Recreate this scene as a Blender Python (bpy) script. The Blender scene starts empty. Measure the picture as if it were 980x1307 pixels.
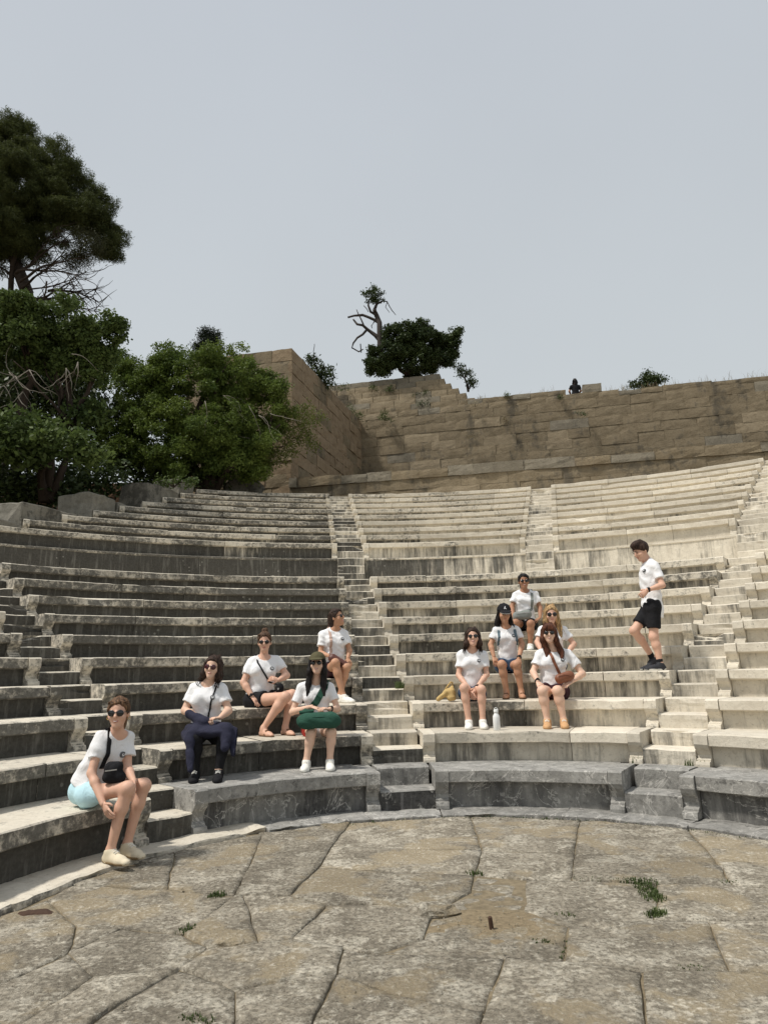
import bpy, bmesh, math, random
import numpy as np
from math import sin, cos, radians, pi, asin, atan2, degrees
from mathutils import Vector, Matrix, noise
from mathutils.geometry import delaunay_2d_cdt

SC = bpy.context.scene
COL = SC.collection
random.seed(7)
RNG = np.random.default_rng(11)

# ------------------------------------------------------------------ camera
EYE = 1.45
PITCH, ROLL, FPX = 0.22193, -0.02364, 906.32      # FPX: focal length for a picture 1307 high
camd = bpy.data.cameras.new('camera')
cam = bpy.data.objects.new('camera', camd)
COL.objects.link(cam)
camd.sensor_fit = 'VERTICAL'
camd.sensor_height = 36.0
camd.lens = 36.0 * FPX / 1307.0
camd.clip_start = 0.05
camd.clip_end = 3000
cam.matrix_world = Matrix.Translation((0, 0, EYE)) @ Matrix.Rotation(pi / 2 + PITCH, 4, 'X') @ Matrix.Rotation(ROLL, 4, 'Z')
SC.camera = cam

# ------------------------------------------------------------------ hazy sky, soft high sun from the left
SUN_AZ = radians(-112)          # compass style: 0 = +Y (ahead), positive to the right
SUN_EL = radians(60)
w = bpy.data.worlds.new('World')
SC.world = w
w.use_nodes = True
nt = w.node_tree
nt.nodes.clear()
out = nt.nodes.new('ShaderNodeOutputWorld')
bg = nt.nodes.new('ShaderNodeBackground')
sky = nt.nodes.new('ShaderNodeTexSky')
sky.sky_type = 'NISHITA'
sky.sun_disc = False
sky.sun_elevation = SUN_EL
sky.sun_rotation = SUN_AZ
sky.air_density = 1.0
sky.dust_density = 4.0
sky.ozone_density = 1.0
mixw = nt.nodes.new('ShaderNodeMix')
mixw.data_type = 'RGBA'
mixw.inputs[0].default_value = 0.86          # a veil of pale dust over the blue
# the veil is a little whiter towards the horizon
tc = nt.nodes.new('ShaderNodeTexCoord')
sx = nt.nodes.new('ShaderNodeSeparateXYZ')
nt.links.new(tc.outputs['Generated'], sx.inputs[0])
vr = nt.nodes.new('ShaderNodeValToRGB')
vr.color_ramp.elements[0].position = 0.15
vr.color_ramp.elements[0].color = (0.665, 0.705, 0.705, 1)
vr.color_ramp.elements[1].position = 0.85
vr.color_ramp.elements[1].color = (0.575, 0.615, 0.665, 1)
nt.links.new(sx.outputs[2], vr.inputs[0])
vm = nt.nodes.new('ShaderNodeVectorMath')
vm.operation = 'SCALE'
vm.inputs['Scale'].default_value = 10.0
wn_ = nt.nodes.new('ShaderNodeTexNoise')       # faint unevenness of the high dust
wn_.inputs['Scale'].default_value = 2.2
wn_.inputs['Detail'].default_value = 5
nt.links.new(tc.outputs['Generated'], wn_.inputs['Vector'])
wr_ = nt.nodes.new('ShaderNodeMapRange')
wr_.inputs[1].default_value, wr_.inputs[2].default_value = 0.3, 0.7
wr_.inputs[3].default_value, wr_.inputs[4].default_value = 9.75, 10.25
nt.links.new(wn_.outputs['Fac'], wr_.inputs[0])
nt.links.new(wr_.outputs[0], vm.inputs['Scale'])
nt.links.new(vr.outputs[0], vm.inputs[0])
nt.links.new(vm.outputs[0], mixw.inputs[7])
nt.links.new(sky.outputs[0], mixw.inputs[6])
nt.links.new(mixw.outputs[2], bg.inputs[0])
bg.inputs[1].default_value = 0.1
nt.links.new(bg.outputs[0], out.inputs[0])

sund = bpy.data.lights.new('sun', 'SUN')
sun = bpy.data.objects.new('sun', sund)
COL.objects.link(sun)
sund.energy = 3.6
sund.angle = radians(5)
sund.color = (1.0, 0.95, 0.87)
sdir = Vector((sin(SUN_AZ) * cos(SUN_EL), cos(SUN_AZ) * cos(SUN_EL), sin(SUN_EL)))
sun.rotation_euler = sdir.to_track_quat('Z', 'Y').to_euler()
sun.location = (-10, -5, 30)

SC.view_settings.view_transform = 'Standard'
SC.view_settings.look = 'None'
SC.view_settings.exposure = 0.0
SC.view_settings.gamma = 1.0
SC.view_settings.use_curve_mapping = False


def at(px, py, Y):
    """a point of the place seen at (px, py) of the 980x1307 photograph, Y metres ahead"""
    u, v = (px - 490) / FPX, -(py - 653.5) / FPX
    c, s = cos(ROLL), sin(ROLL)
    u, v = c * u - s * v, s * u + c * v
    cp, sp = cos(PITCH), sin(PITCH)
    d = (u, cp - v * sp, sp + v * cp)
    k = Y / d[1]
    return Vector((k * d[0], Y, EYE + k * d[2]))


def at_z(px, py, z=0.0):
    a = at(px, py, 1.0)
    k = (z - EYE) / (a.z - EYE)
    return Vector((a.x * k, k, z))


def mpp(Y):
    """metres per photograph pixel Y metres ahead"""
    return Y / FPX * 0.97


# ------------------------------------------------------------------ object helpers
def tag(o, label=None, cat=None, group=None, kind=None):
    if label: o['label'] = label
    if cat: o['category'] = cat
    if group: o['group'] = group
    if kind: o['kind'] = kind
    return o


def empty(name, loc, label=None, cat=None, group=None, kind=None):
    o = bpy.data.objects.new(name, None)
    COL.objects.link(o)
    o.location = loc
    o.empty_display_size = 0.1
    return tag(o, label, cat, group, kind)


def link_mesh(name, me, mats=None, parent=None, smooth=False):
    o = bpy.data.objects.new(name, me)
    COL.objects.link(o)
    if mats is not None:
        for m in (mats if isinstance(mats, (list, tuple)) else [mats]):
            me.materials.append(m)
    if smooth:
        me.polygons.foreach_set('use_smooth', np.ones(len(me.polygons), dtype=bool))
    if parent is not None:
        o.parent = parent
        o.matrix_parent_inverse = Matrix.Translation(-Vector(parent.location))
    return o


def pymesh(name, verts, faces, midx=None):
    me = bpy.data.meshes.new(name)
    me.from_pydata([tuple(v) for v in verts], [], faces)
    if midx is not None:
        me.polygons.foreach_set('material_index', np.array(midx, dtype=np.int32))
    me.update()
    return me


def npmesh(name, V, F):
    """fast mesh from numpy: V (n,3), F (m,k) with k 3 or 4"""
    me = bpy.data.meshes.new(name)
    V = np.asarray(V, np.float32)
    F = np.asarray(F, np.int32)
    m, k = F.shape
    me.vertices.add(len(V))
    me.vertices.foreach_set('co', V.ravel())
    me.loops.add(m * k)
    me.loops.foreach_set('vertex_index', F.ravel())
    me.polygons.add(m)
    me.polygons.foreach_set('loop_start', np.arange(0, m * k, k, dtype=np.int32))
    try:
        me.polygons.foreach_set('loop_total', np.full(m, k, dtype=np.int32))
    except Exception:
        pass
    me.update(calc_edges=True)
    me.validate()
    return me


def lift(parts, ground):
    pass


# ------------------------------------------------------------------ materials
def N(nt, kind, **kw):
    n = nt.nodes.new(kind)
    for k, v in kw.items():
        setattr(n, k, v)
    return n


class Mat:
    """small node-building helper"""
    def __init__(self, name, rough=0.9, spec=0.2):
        self.m = bpy.data.materials.new(name)
        self.m.use_nodes = True
        self.nt = self.m.node_tree
        self.b = self.nt.nodes['Principled BSDF']
        self.b.inputs['Roughness'].default_value = rough
        self.b.inputs['Specular IOR Level'].default_value = spec
        self.pos = N(self.nt, 'ShaderNodeNewGeometry')
        self.info = N(self.nt, 'ShaderNodeObjectInfo')

    def l(self, a, b): self.nt.links.new(a, b)

    def setv(self, sock, v):
        if hasattr(v, 'is_output') or hasattr(v, 'links'):
            self.l(v, sock)
        elif isinstance(v, tuple) and len(v) == 3 and len(sock.default_value) == 4:
            sock.default_value = (*v, 1)
        else:
            sock.default_value = v

    def P(self, scale=(1, 1, 1), off=None):
        mp = N(self.nt, 'ShaderNodeMapping')
        mp.inputs['Scale'].default_value = scale
        self.l(self.pos.outputs['Position'], mp.inputs['Vector'])
        if off: mp.inputs['Location'].default_value = off
        return mp.outputs[0]

    def noise(self, vec, scale, detail=5, rough=0.55, dist=0.0):
        n = N(self.nt, 'ShaderNodeTexNoise')
        n.inputs['Scale'].default_value = scale
        n.inputs['Detail'].default_value = detail
        n.inputs['Roughness'].default_value = rough
        n.inputs['Distortion'].default_value = dist
        self.l(vec, n.inputs['Vector'])
        return n.outputs['Fac']

    def voro(self, vec, scale, feature='F1'):
        n = N(self.nt, 'ShaderNodeTexVoronoi', feature=feature)
        n.inputs['Scale'].default_value = scale
        self.l(vec, n.inputs['Vector'])
        return n.outputs['Distance']

    def ramp(self, fac, stops, interp='LINEAR'):
        r = N(self.nt, 'ShaderNodeValToRGB')
        r.color_ramp.interpolation = interp
        e = r.color_ramp.elements
        while len(e) > 1: e.remove(e[-1])
        for i, (p, c) in enumerate(stops):
            el = e[0] if i == 0 else e.new(p)
            el.position = p
            el.color = (c, c, c, 1) if not isinstance(c, tuple) else (*c, 1)
        self.l(fac, r.inputs[0])
        return r.outputs[0]

    def math(self, op, a, b=0.0, clamp=False):
        n = N(self.nt, 'ShaderNodeMath', operation=op)
        n.use_clamp = clamp
        self.setv(n.inputs[0], a)
        self.setv(n.inputs[1], b)
        return n.outputs[0]

    def step(self, x, lo, hi):
        n = N(self.nt, 'ShaderNodeMapRange', interpolation_type='SMOOTHSTEP')
        self.setv(n.inputs[0], x)
        self.setv(n.inputs[1], lo)
        self.setv(n.inputs[2], hi)
        return n.outputs[0]

    def mix(self, f, a, b, mode='MIX'):
        n = N(self.nt, 'ShaderNodeMix', data_type='RGBA', blend_type=mode)
        self.setv(n.inputs[0], f)
        self.setv(n.inputs[6], a)
        self.setv(n.inputs[7], b)
        return n.outputs[2]

    def attr(self, name):
        n = N(self.nt, 'ShaderNodeAttribute', attribute_type='OBJECT', attribute_name=name)
        return n.outputs['Fac']

    def tint(self, col, amt):
        """per-object brightness"""
        v = self.math('MULTIPLY_ADD', self.info.outputs['Random'], 2 * amt)
        v.node.inputs[2].default_value = 1 - amt
        h = N(self.nt, 'ShaderNodeHueSaturation')
        self.l(v, h.inputs['Value'])
        self.l(col, h.inputs['Color'])
        return h.outputs[0]

    def color(self, c): self.setv(self.b.inputs['Base Color'], c)

    def bump(self, h, strength, dist):
        n = N(self.nt, 'ShaderNodeBump')
        n.inputs['Strength'].default_value = strength
        n.inputs['Distance'].default_value = dist
        self.l(h, n.inputs['Height'])
        self.l(n.outputs[0], self.b.inputs['Normal'])


def plain(name, col, rough=0.8, spec=0.3, var=0.12, scale=30, bump=0.0, bd=0.002):
    M = Mat(name, rough, spec)
    n = M.noise(M.P(), scale, 4)
    c = M.mix(n, tuple(v * (1 - var) for v in col), tuple(min(1, v * (1 + var)) for v in col))
    M.color(c)
    if bump: M.bump(n, bump, bd)
    return M.m


def bench_stone(name, base, light, dark, riser):
    """weathered marble: blotches, lichen speckle, black crust, run-off streaks; riser crust also stands in for lip shade. obj['stain'] 0..1 = how far the crust has spread"""
    M = Mat(name, 0.85, 0.25)
    st = M.attr('stain')
    p = M.P()
    big = M.noise(p, 0.9, 6, 0.6)
    mid = M.noise(p, 5.5, 8, 0.68)
    fine = M.noise(p, 26, 6, 0.7)
    body = M.mix(M.ramp(mid, [(0.3, 0.0), (0.72, 1.0)]), base, light)
    body = M.mix(M.step(fine, 0.52, 0.75), body, tuple(v * 0.72 for v in base))
    # run-off streaks, stretched along the fall
    s1 = M.noise(M.P((1, 1, 0.10)), 13, 6, 0.68)
    s2 = M.noise(M.P((1, 1, 0.22)), 3.1, 5, 0.6)
    streak = M.math('ADD', M.math('MULTIPLY', s1, 0.55), M.math('MULTIPLY', s2, 0.45))
    mid2 = M.noise(p, 15, 8, 0.74)
    blot = M.math('ADD', M.math('MULTIPLY', mid, 0.28), M.math('ADD', M.math('MULTIPLY', mid2, 0.44), M.math('MULTIPLY', big, 0.28)))
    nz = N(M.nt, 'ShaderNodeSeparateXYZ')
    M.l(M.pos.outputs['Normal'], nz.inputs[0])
    up = M.step(nz.outputs[2], 0.4, 0.85)          # upward faces carry less of the crust
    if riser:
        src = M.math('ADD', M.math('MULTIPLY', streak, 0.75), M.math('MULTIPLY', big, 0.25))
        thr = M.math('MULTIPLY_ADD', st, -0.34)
        thr.node.inputs[2].default_value = 0.635  # crust spreads further on risers, painting in some shade under the lips
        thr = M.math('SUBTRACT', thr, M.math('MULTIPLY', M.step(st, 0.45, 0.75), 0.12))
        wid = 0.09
    else:
        src = M.math('ADD', M.math('MULTIPLY', blot, 0.90), M.math('MULTIPLY', streak, 0.10))
        thr = M.math('MULTIPLY_ADD', st, -0.205)
        thr.node.inputs[2].default_value = 0.625
        wid = 0.055
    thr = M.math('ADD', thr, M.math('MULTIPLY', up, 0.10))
    mask = M.step(src, M.math('SUBTRACT', thr, wid), M.math('ADD', thr, wid))
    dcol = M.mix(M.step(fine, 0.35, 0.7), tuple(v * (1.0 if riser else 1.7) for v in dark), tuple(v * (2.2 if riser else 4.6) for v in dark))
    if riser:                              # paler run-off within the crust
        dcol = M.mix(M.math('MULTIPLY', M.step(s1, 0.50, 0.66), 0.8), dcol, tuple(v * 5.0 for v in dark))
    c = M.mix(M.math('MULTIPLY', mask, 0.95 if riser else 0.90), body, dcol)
    # pale lichen rosettes that grow on the black crust
    vd = M.voro(p, 9.0)
    ros = M.math('MULTIPLY', M.step(vd, 0.20, 0.12), M.math('MULTIPLY', M.step(big, 0.50, 0.62), mask))
    c = M.mix(M.math('MULTIPLY', ros, M.math('MULTIPLY', st, 0.75)), c, (0.36, 0.35, 0.31))
    if name.startswith('grey'):            # thin pale veins in the grey stone, darker clouding
        vn = M.noise(p, 2.4, 6, 0.6, 0.8)
        c = M.mix(M.math('MULTIPLY', M.step(M.math('ABSOLUTE', M.math('SUBTRACT', vn, 0.5)), 0.010, 0.002), 0.65), c, (0.55, 0.53, 0.49))
        c = M.mix(M.math('MULTIPLY', M.step(M.noise(p, 7.5, 9, 0.78), 0.54, 0.62), 0.6), c, (0.075, 0.073, 0.068))
        c = M.mix(M.math('MULTIPLY', M.step(M.noise(p, 11, 9, 0.78, 0.3), 0.56, 0.64), 0.55), c, (0.42, 0.41, 0.375))
    c = M.tint(c, 0.15)
    M.color(c)
    M.bump(M.math('ADD', M.math('MULTIPLY', mid, 0.6), M.math('MULTIPLY', fine, 0.4)), 0.8, 0.02)
    return M.m


CREAM = (0.52, 0.47, 0.385)
CREAM_L = (0.68, 0.63, 0.53)
BLACK = (0.028, 0.027, 0.024)
m_seat = bench_stone('weathered_marble', CREAM, CREAM_L, BLACK, False)
m_riser = bench_stone('weathered_shaded_riser', CREAM, CREAM_L, BLACK, True)
m_grey = bench_stone('grey_marble', (0.185, 0.18, 0.167), (0.37, 0.36, 0.335), (0.055, 0.053, 0.05), False)
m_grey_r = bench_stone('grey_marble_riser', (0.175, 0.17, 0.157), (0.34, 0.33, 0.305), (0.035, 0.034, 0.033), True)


def ashlar_mat(name, a, b, grey, gamt, scale=1.0):
    M = Mat(name, 0.95, 0.1)
    p = M.P()
    big = M.noise(p, 0.55 * scale, 5, 0.6)
    mid = M.noise(p, 3.2 * scale, 7, 0.65)
    fine = M.noise(p, 17 * scale, 6, 0.7)
    c = M.mix(M.ramp(mid, [(0.3, 0.0), (0.7, 1.0)]), a, b)
    c = M.mix(M.math('MULTIPLY', M.step(fine, 0.5, 0.72), 0.55), c, tuple(v * 0.5 for v in a))
    s = M.noise(M.P((1, 1, 0.25)), 0.8, 6, 0.65)
    gm = M.step(M.math('ADD', M.math('MULTIPLY', s, 0.6), M.math('MULTIPLY', mid, 0.4)), 0.60 - gamt, 0.70 - gamt)
    c = M.mix(M.math('MULTIPLY', gm, 0.8), c, grey)
    c = M.tint(c, 0.09)
    h2 = N(M.nt, 'ShaderNodeHueSaturation')
    M.l(c, h2.inputs['Color'])
    M.color(h2.outputs[0])
    M.bump(M.math('ADD', M.math('MULTIPLY', mid, 0.5), M.math('MULTIPLY', fine, 0.5)), 0.8, 0.05)
    return M.m


m_tan = ashlar_mat('tan_ashlar', (0.185, 0.148, 0.098), (0.28, 0.23, 0.157), (0.095, 0.084, 0.066), 0.095)
m_tan_pale = ashlar_mat('pale_tan_ashlar', (0.235, 0.19, 0.128), (0.34, 0.28, 0.195), (0.15, 0.13, 0.1), 0.04)
m_coping = ashlar_mat('grey_coping_stone', (0.19, 0.168, 0.13), (0.28, 0.25, 0.195), (0.10, 0.092, 0.076), 0.06)
m_tower = ashlar_mat('tower_ashlar', (0.215, 0.16, 0.105), (0.32, 0.25, 0.17), (0.12, 0.1, 0.075), 0.02)
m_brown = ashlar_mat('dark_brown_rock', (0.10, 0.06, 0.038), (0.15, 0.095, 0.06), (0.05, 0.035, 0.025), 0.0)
m_parapet = ashlar_mat('rough_grey_limestone', (0.155, 0.145, 0.12), (0.29, 0.275, 0.235), (0.05, 0.048, 0.042), 0.10, 1.8)
m_mortar = plain('dark_mortar', (0.07, 0.055, 0.04), 1.0, 0.0, 0.3, 8)
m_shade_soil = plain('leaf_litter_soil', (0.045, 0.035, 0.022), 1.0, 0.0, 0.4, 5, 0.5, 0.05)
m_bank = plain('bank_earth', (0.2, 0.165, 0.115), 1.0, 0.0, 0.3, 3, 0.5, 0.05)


def paving_mat():
    M = Mat('orchestra_paving', 0.92, 0.15)
    p = M.P()
    mid = M.noise(p, 2.3, 10, 0.72)
    lich = M.noise(p, 3.1, 13, 0.80, 0.15)
    flk = M.noise(p, 21, 8, 0.74)
    pit = M.noise(p, 33, 6, 0.7)
    fine = M.noise(p, 95, 4, 0.7)
    c = M.mix(M.step(mid, 0.40, 0.60), (0.225, 0.198, 0.155), (0.365, 0.325, 0.258))
    c = M.mix(M.math('MULTIPLY', M.step(fine, 0.45, 0.62), 0.35), c, (0.38, 0.34, 0.265))
    # blown sand lying in the hollows
    sand = M.math('MULTIPLY', M.step(M.noise(p, 1.25, 6, 0.6, 0.2), 0.515, 0.575), M.step(pit, 0.66, 0.50))
    sc = M.mix(fine, (0.28, 0.225, 0.145), (0.44, 0.365, 0.25))
    # pale lichen crust with frayed edges, pale flecks, dark pits
    c = M.mix(M.math('MULTIPLY', M.step(lich, 0.515, 0.565), 0.85), c, (0.54, 0.495, 0.405))
    c = M.mix(M.math('MULTIPLY', M.step(flk, 0.545, 0.60), 0.7), c, (0.53, 0.49, 0.40))
    c = M.mix(M.math('MULTIPLY', M.step(pit, 0.465, 0.41), 0.68), c, (0.11, 0.095, 0.071))
    c = M.mix(M.math('MULTIPLY', M.step(lich, 0.435, 0.39), 0.6), c, (0.135, 0.117, 0.09))
    c = M.mix(M.math('MULTIPLY', sand, 0.78), c, sc)
    c = M.tint(c, 0.13)
    M.color(c)
    hh = M.math('ADD', M.math('MULTIPLY', M.step(pit, 0.36, 0.6), 0.5), M.math('MULTIPLY', flk, 0.6))
    hh = M.math('ADD', hh, M.math('MULTIPLY', lich, 0.9))
    M.bump(hh, 0.8, 0.02)
    return M.m


m_pave = paving_mat()
m_joint = plain('joint_soil', (0.20, 0.165, 0.112), 1.0, 0.0, 0.6, 26, 0.8, 0.01)
m_sand = plain('loose_gravelly_sand', (0.215, 0.172, 0.112), 1.0, 0.05, 0.6, 38, 0.9, 0.012)
m_sand2 = plain('pale_sand', (0.37, 0.295, 0.18), 1.0, 0.05, 0.3, 60, 0.6, 0.008)
m_rust = plain('rusty_iron', (0.065, 0.038, 0.025), 0.9, 0.3, 0.4, 60, 0.6, 0.004)


def leaf_mat(name, a, b, rough=0.6, trans=0.25):
    M = Mat(name, rough, 0.25)
    n = M.noise(M.P(), 0.9, 3, 0.6)
    n2 = M.noise(M.P(), 9, 2)
    c = M.mix(M.ramp(M.math('ADD', M.math('MULTIPLY', n, 0.6), M.math('MULTIPLY', n2, 0.4)), [(0.35, 0.0), (0.65, 1.0)]), a, b)
    M.color(c)
    tr = N(M.nt, 'ShaderNodeBsdfTranslucent')
    M.l(c, tr.inputs[0])
    mx = N(M.nt, 'ShaderNodeMixShader')
    mx.inputs[0].default_value = trans
    M.l(M.b.outputs[0], mx.inputs[1])
    M.l(tr.outputs[0], mx.inputs[2])
    M.l(mx.outputs[0], M.nt.nodes['Material Output'].inputs[0])
    return M.m


def bark(name, col):
    M = Mat(name, 0.95, 0.1)
    n = M.noise(M.P((1, 1, 0.25)), 14, 6, 0.7)
    M.color(M.mix(n, tuple(v * 0.5 for v in col), tuple(v * 1.4 for v in col)))
    M.bump(n, 0.8, 0.03)
    return M.m


m_bark = bark('dark_bark', (0.055, 0.042, 0.034))
m_bark_pale = bark('pale_bark', (0.26, 0.235, 0.2))
m_bark_grey = bark('weathered_bark', (0.07, 0.06, 0.055))
# ================================================================== THE THEATRE
CX, CY = 0.616, 4.599
R1, T = 3.404, 0.6906
H1, RISE = 0.42, 0.3232
KERB_Z = 0.035
RW, HW = 13.863, 4.377           # wall behind the passage
RU, HU, RISEU = 13.923, 4.785, 0.3431
H10 = H1 + 9 * RISE


def rowgeo(k):
    """front radius, top height, height of the tread below (k 1..10 lower block, 11..19 upper block)"""
    if k <= 10:
        return R1 + (k - 1) * T, H1 + (k - 1) * RISE, (H1 + (k - 2) * RISE if k > 1 else KERB_Z)
    return RU + (k - 11) * T, HU + (k - 11) * RISEU, (HU + (k - 12) * RISEU if k > 11 else HW)


def az_line(A, off, R):
    return radians(A) + asin(max(-1, min(1, off / R)))


def polar(R, a, z):
    return (CX + R * sin(a), CY + R * cos(a), z)


def ul_left(R):
    """left cut of the upper block: a straight line in plan"""
    p, q = Vector((-8.38, 16.11)), Vector((-6.20, 22.81))
    d = (q - p).normalized()
    m = p - Vector((CX, CY))
    b = m.dot(d)
    t = -b + math.sqrt(b * b - (m.dot(m) - R * R))
    h = m + d * t
    return atan2(h.x, h.y)


WEDGES = {
    'far left': (lambda R: radians(-102), lambda R: az_line(-45.7, -0.45, R), 1, 10),
    'left': (lambda R: az_line(-44.9, -0.042, R), lambda R: az_line(-6.62, -0.338, R), 1, 10),
    'middle': (lambda R: az_line(-7.2, 0.29, R), lambda R: az_line(36.43, -0.38, R), 1, 10),
    'right': (lambda R: az_line(36.14, 0.187, R), lambda R: radians(66), 1, 10),
    'upper left': (ul_left, lambda R: az_line(-6.54, -0.283, R), 11, 19),
    'upper middle': (lambda R: az_line(-6.86, 0.492, R), lambda R: az_line(14.66, -0.516, R), 11, 19),
    'upper right': (lambda R: az_line(14.29, 0.28, R), lambda R: az_line(36.92, -0.963, R), 11, 19),
    'upper far right': (lambda R: az_line(36.5, -0.12, R), lambda R: radians(46), 11, 19),
}
STAIN = {'far left': 0.80, 'left': 0.76, 'middle': 0.42, 'right': 0.12,
         'upper left': 0.62, 'upper middle': 0.32, 'upper right': 0.10, 'upper far right': 0.05}


def jit(v, amp, sc=3.0, seed=0.0):
    n = noise.noise_vector(Vector(v) * sc + Vector((seed, seed * 0.7, 3.1)))
    return n * amp


def sweep(profile, R, z, a0, a1, seed, matrow, amp=0.007, step=0.13, chip=0.02):
    """profile [(rho, zeta)] swept from azimuth a0 to a1: a closed block; edges worn and chipped"""
    n = max(2, int(abs(a1 - a0) * R / step))
    m = len(profile)
    V, F, MI = [], [], []
    for i in range(n + 1):
        a = a0 + (a1 - a0) * i / n
        for j, (r, zz) in enumerate(profile):
            p = Vector(polar(R + r, a, z + zz))
            edge = 1.0 if j in (0, 1, 2, 3) else 0.35
            d = jit(p, amp * edge, 4.3, seed) + jit(p, amp * 0.6 * edge, 13, seed)
            if j in (1, 2, 3):
                c = noise.noise(Vector(polar(R, a, seed)) * 2.4 + Vector((0, 0, j * 0.2)))
                if c > 0.30:
                    d += Vector((sin(a), cos(a), -0.6)) * (c - 0.30) * chip * 5
            V.append(p + d)
    for i in range(n):
        for j in range(m):
            k = (j + 1) % m
            F.append((i * m + j, i * m + k, (i + 1) * m + k, (i + 1) * m + j))
            MI.append(matrow[j])
    F.append(tuple(range(m)))
    MI.append(0)
    F.append(tuple(n * m + j for j in reversed(range(m))))
    MI.append(0)
    return V, F, MI


def seat_profile(k, L, rec):
    R, h, b = rowgeo(k)
    d = b - h
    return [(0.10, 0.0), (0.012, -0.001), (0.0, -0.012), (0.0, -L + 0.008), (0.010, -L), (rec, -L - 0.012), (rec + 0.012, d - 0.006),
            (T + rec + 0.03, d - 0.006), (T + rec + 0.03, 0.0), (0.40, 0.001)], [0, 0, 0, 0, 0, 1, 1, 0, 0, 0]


def end_profile(k, L):
    R, h, b = rowgeo(k)
    d = b - h
    s = -d / 0.3232
    return [(0.08, 0.002), (0.004, 0.002), (-0.016, -0.014), (-0.020, -0.10 * s), (0.0, -0.135 * s), (0.040, -0.170 * s), (0.066, -0.210 * s),
            (0.062, -0.240 * s), (0.030, -0.254 * s), (0.028, -0.268 * s), (-0.008, -0.274 * s), (-0.018, -0.30 * s), (-0.018, d - 0.004),
            (T * 0.98, d - 0.004), (T * 0.98, 0.002)]


ORD = ['', 'lowest', 'second', 'third', 'fourth', 'fifth', 'sixth', 'seventh', 'eighth', 'ninth', 'tenth']
WHERE = {'far left': 'far left block beyond the leftmost stairway', 'left': 'left block behind the four seated women',
         'middle': 'middle block behind the five seated women', 'right': 'right block beyond the standing man',
         'upper left': 'upper left block beside the trees', 'upper middle': 'narrow upper middle block between two stairways',
         'upper right': 'upper right block above the standing man', 'upper far right': 'upper block at the far right edge'}
LOOK = {'far left': 'black-crusted', 'left': 'dark streaked', 'middle': 'cream', 'right': 'pale cream', 'upper left': 'grey-streaked',
        'upper middle': 'pale speckled', 'upper right': 'pale clean', 'upper far right': 'pale'}

for wn, (fl, fr, k0, k1) in WEDGES.items():
    for k in range(k0, k1 + 1):
        R, h, b = rowgeo(k)
        a0, a1 = fl(R), fr(R)
        grey = (k == 1 and wn in ('left', 'middle', 'right'))
        nrow = k if k <= 10 else k - 10
        am = (a0 + a1) / 2
        look = 'dark grey' if grey else LOOK[wn]
        lab = ('%s marble bench, front row of the %s' % (look, WHERE[wn]) if k == 1 else
               '%s marble bench, %s row up in the %s' % (look, ORD[nrow], WHERE[wn]) if nrow > 1 else
               '%s marble bench, lowest row of the %s' % (look, WHERE[wn]))
        root = empty('marble_bench', polar(R, am, b), lab, 'bench', 'curved marble bench rows')
        L = 0.118 if k > 1 else 0.132
        rec = 0.095
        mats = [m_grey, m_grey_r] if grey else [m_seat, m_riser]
        prof, mrow = seat_profile(k, L, rec)
        ew = 0.14
        rng = random.Random(k * 31 + len(wn))
        has_l = wn not in ('far left',)
        has_r = wn not in ('right', 'upper far right')
        b0 = a0 + (ew / R if has_l else 0)
        b1 = a1 - (ew / R if has_r else 0)
        # seat blocks of uneven length
        cuts = [b0]
        while True:
            step = rng.uniform(0.95, 1.75) / R
            if cuts[-1] + step > b1 - 0.5 / R:
                break
            cuts.append(cuts[-1] + step)
        cuts.append(b1)
        st0 = 0.30 if grey else STAIN[wn] + (0.08 if nrow in (9, 10) and k <= 10 and wn == 'middle' else 0)
        for i in range(len(cuts) - 1):
            g = 0.0035 / R
            dz, dr = rng.uniform(-0.006, 0.006), rng.uniform(-0.010, 0.010)
            # the crust thins out from left to right across the hollow
            az = degrees((cuts[i] + cuts[i + 1]) / 2)
            pr = [(r + (dr if j < 7 else 0), zz + (dz if zz > -0.02 else 0)) for j, (r, zz) in enumerate(prof)]
            V, F, MI = sweep(pr, R, h, cuts[i] + g, cuts[i + 1] - g, k + i * 0.37, mrow, step=0.12 if k < 7 else 0.2)
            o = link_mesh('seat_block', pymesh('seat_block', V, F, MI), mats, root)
            o['stain'] = max(0.0, min(1.0, st0 + rng.uniform(-0.11, 0.11) + (0.0012 * (-az) if wn in ('left', 'upper left') else -0.0075 * (az - 8) if wn.endswith('middle') else 0)))
        ep = end_profile(k, L)
        for side, has in ((0, has_l), (1, has_r)):
            if not has: continue
            if side == 0: e0, e1 = a0, b0 - 0.0015 / R
            else: e0, e1 = b1 + 0.0015 / R, a1
            V, F, MI = sweep(ep, R, h, e0, e1, k * 1.7 + side, [0] * len(ep), amp=0.004, step=0.07, chip=0.008)
            o = link_mesh('scroll_end', pymesh('scroll_end', V, F, MI), [m_grey if grey else m_seat], root)
            o['stain'] = max(0.0, min(1.0, st0 - 0.10 + rng.uniform(-0.12, 0.12)))

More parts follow.
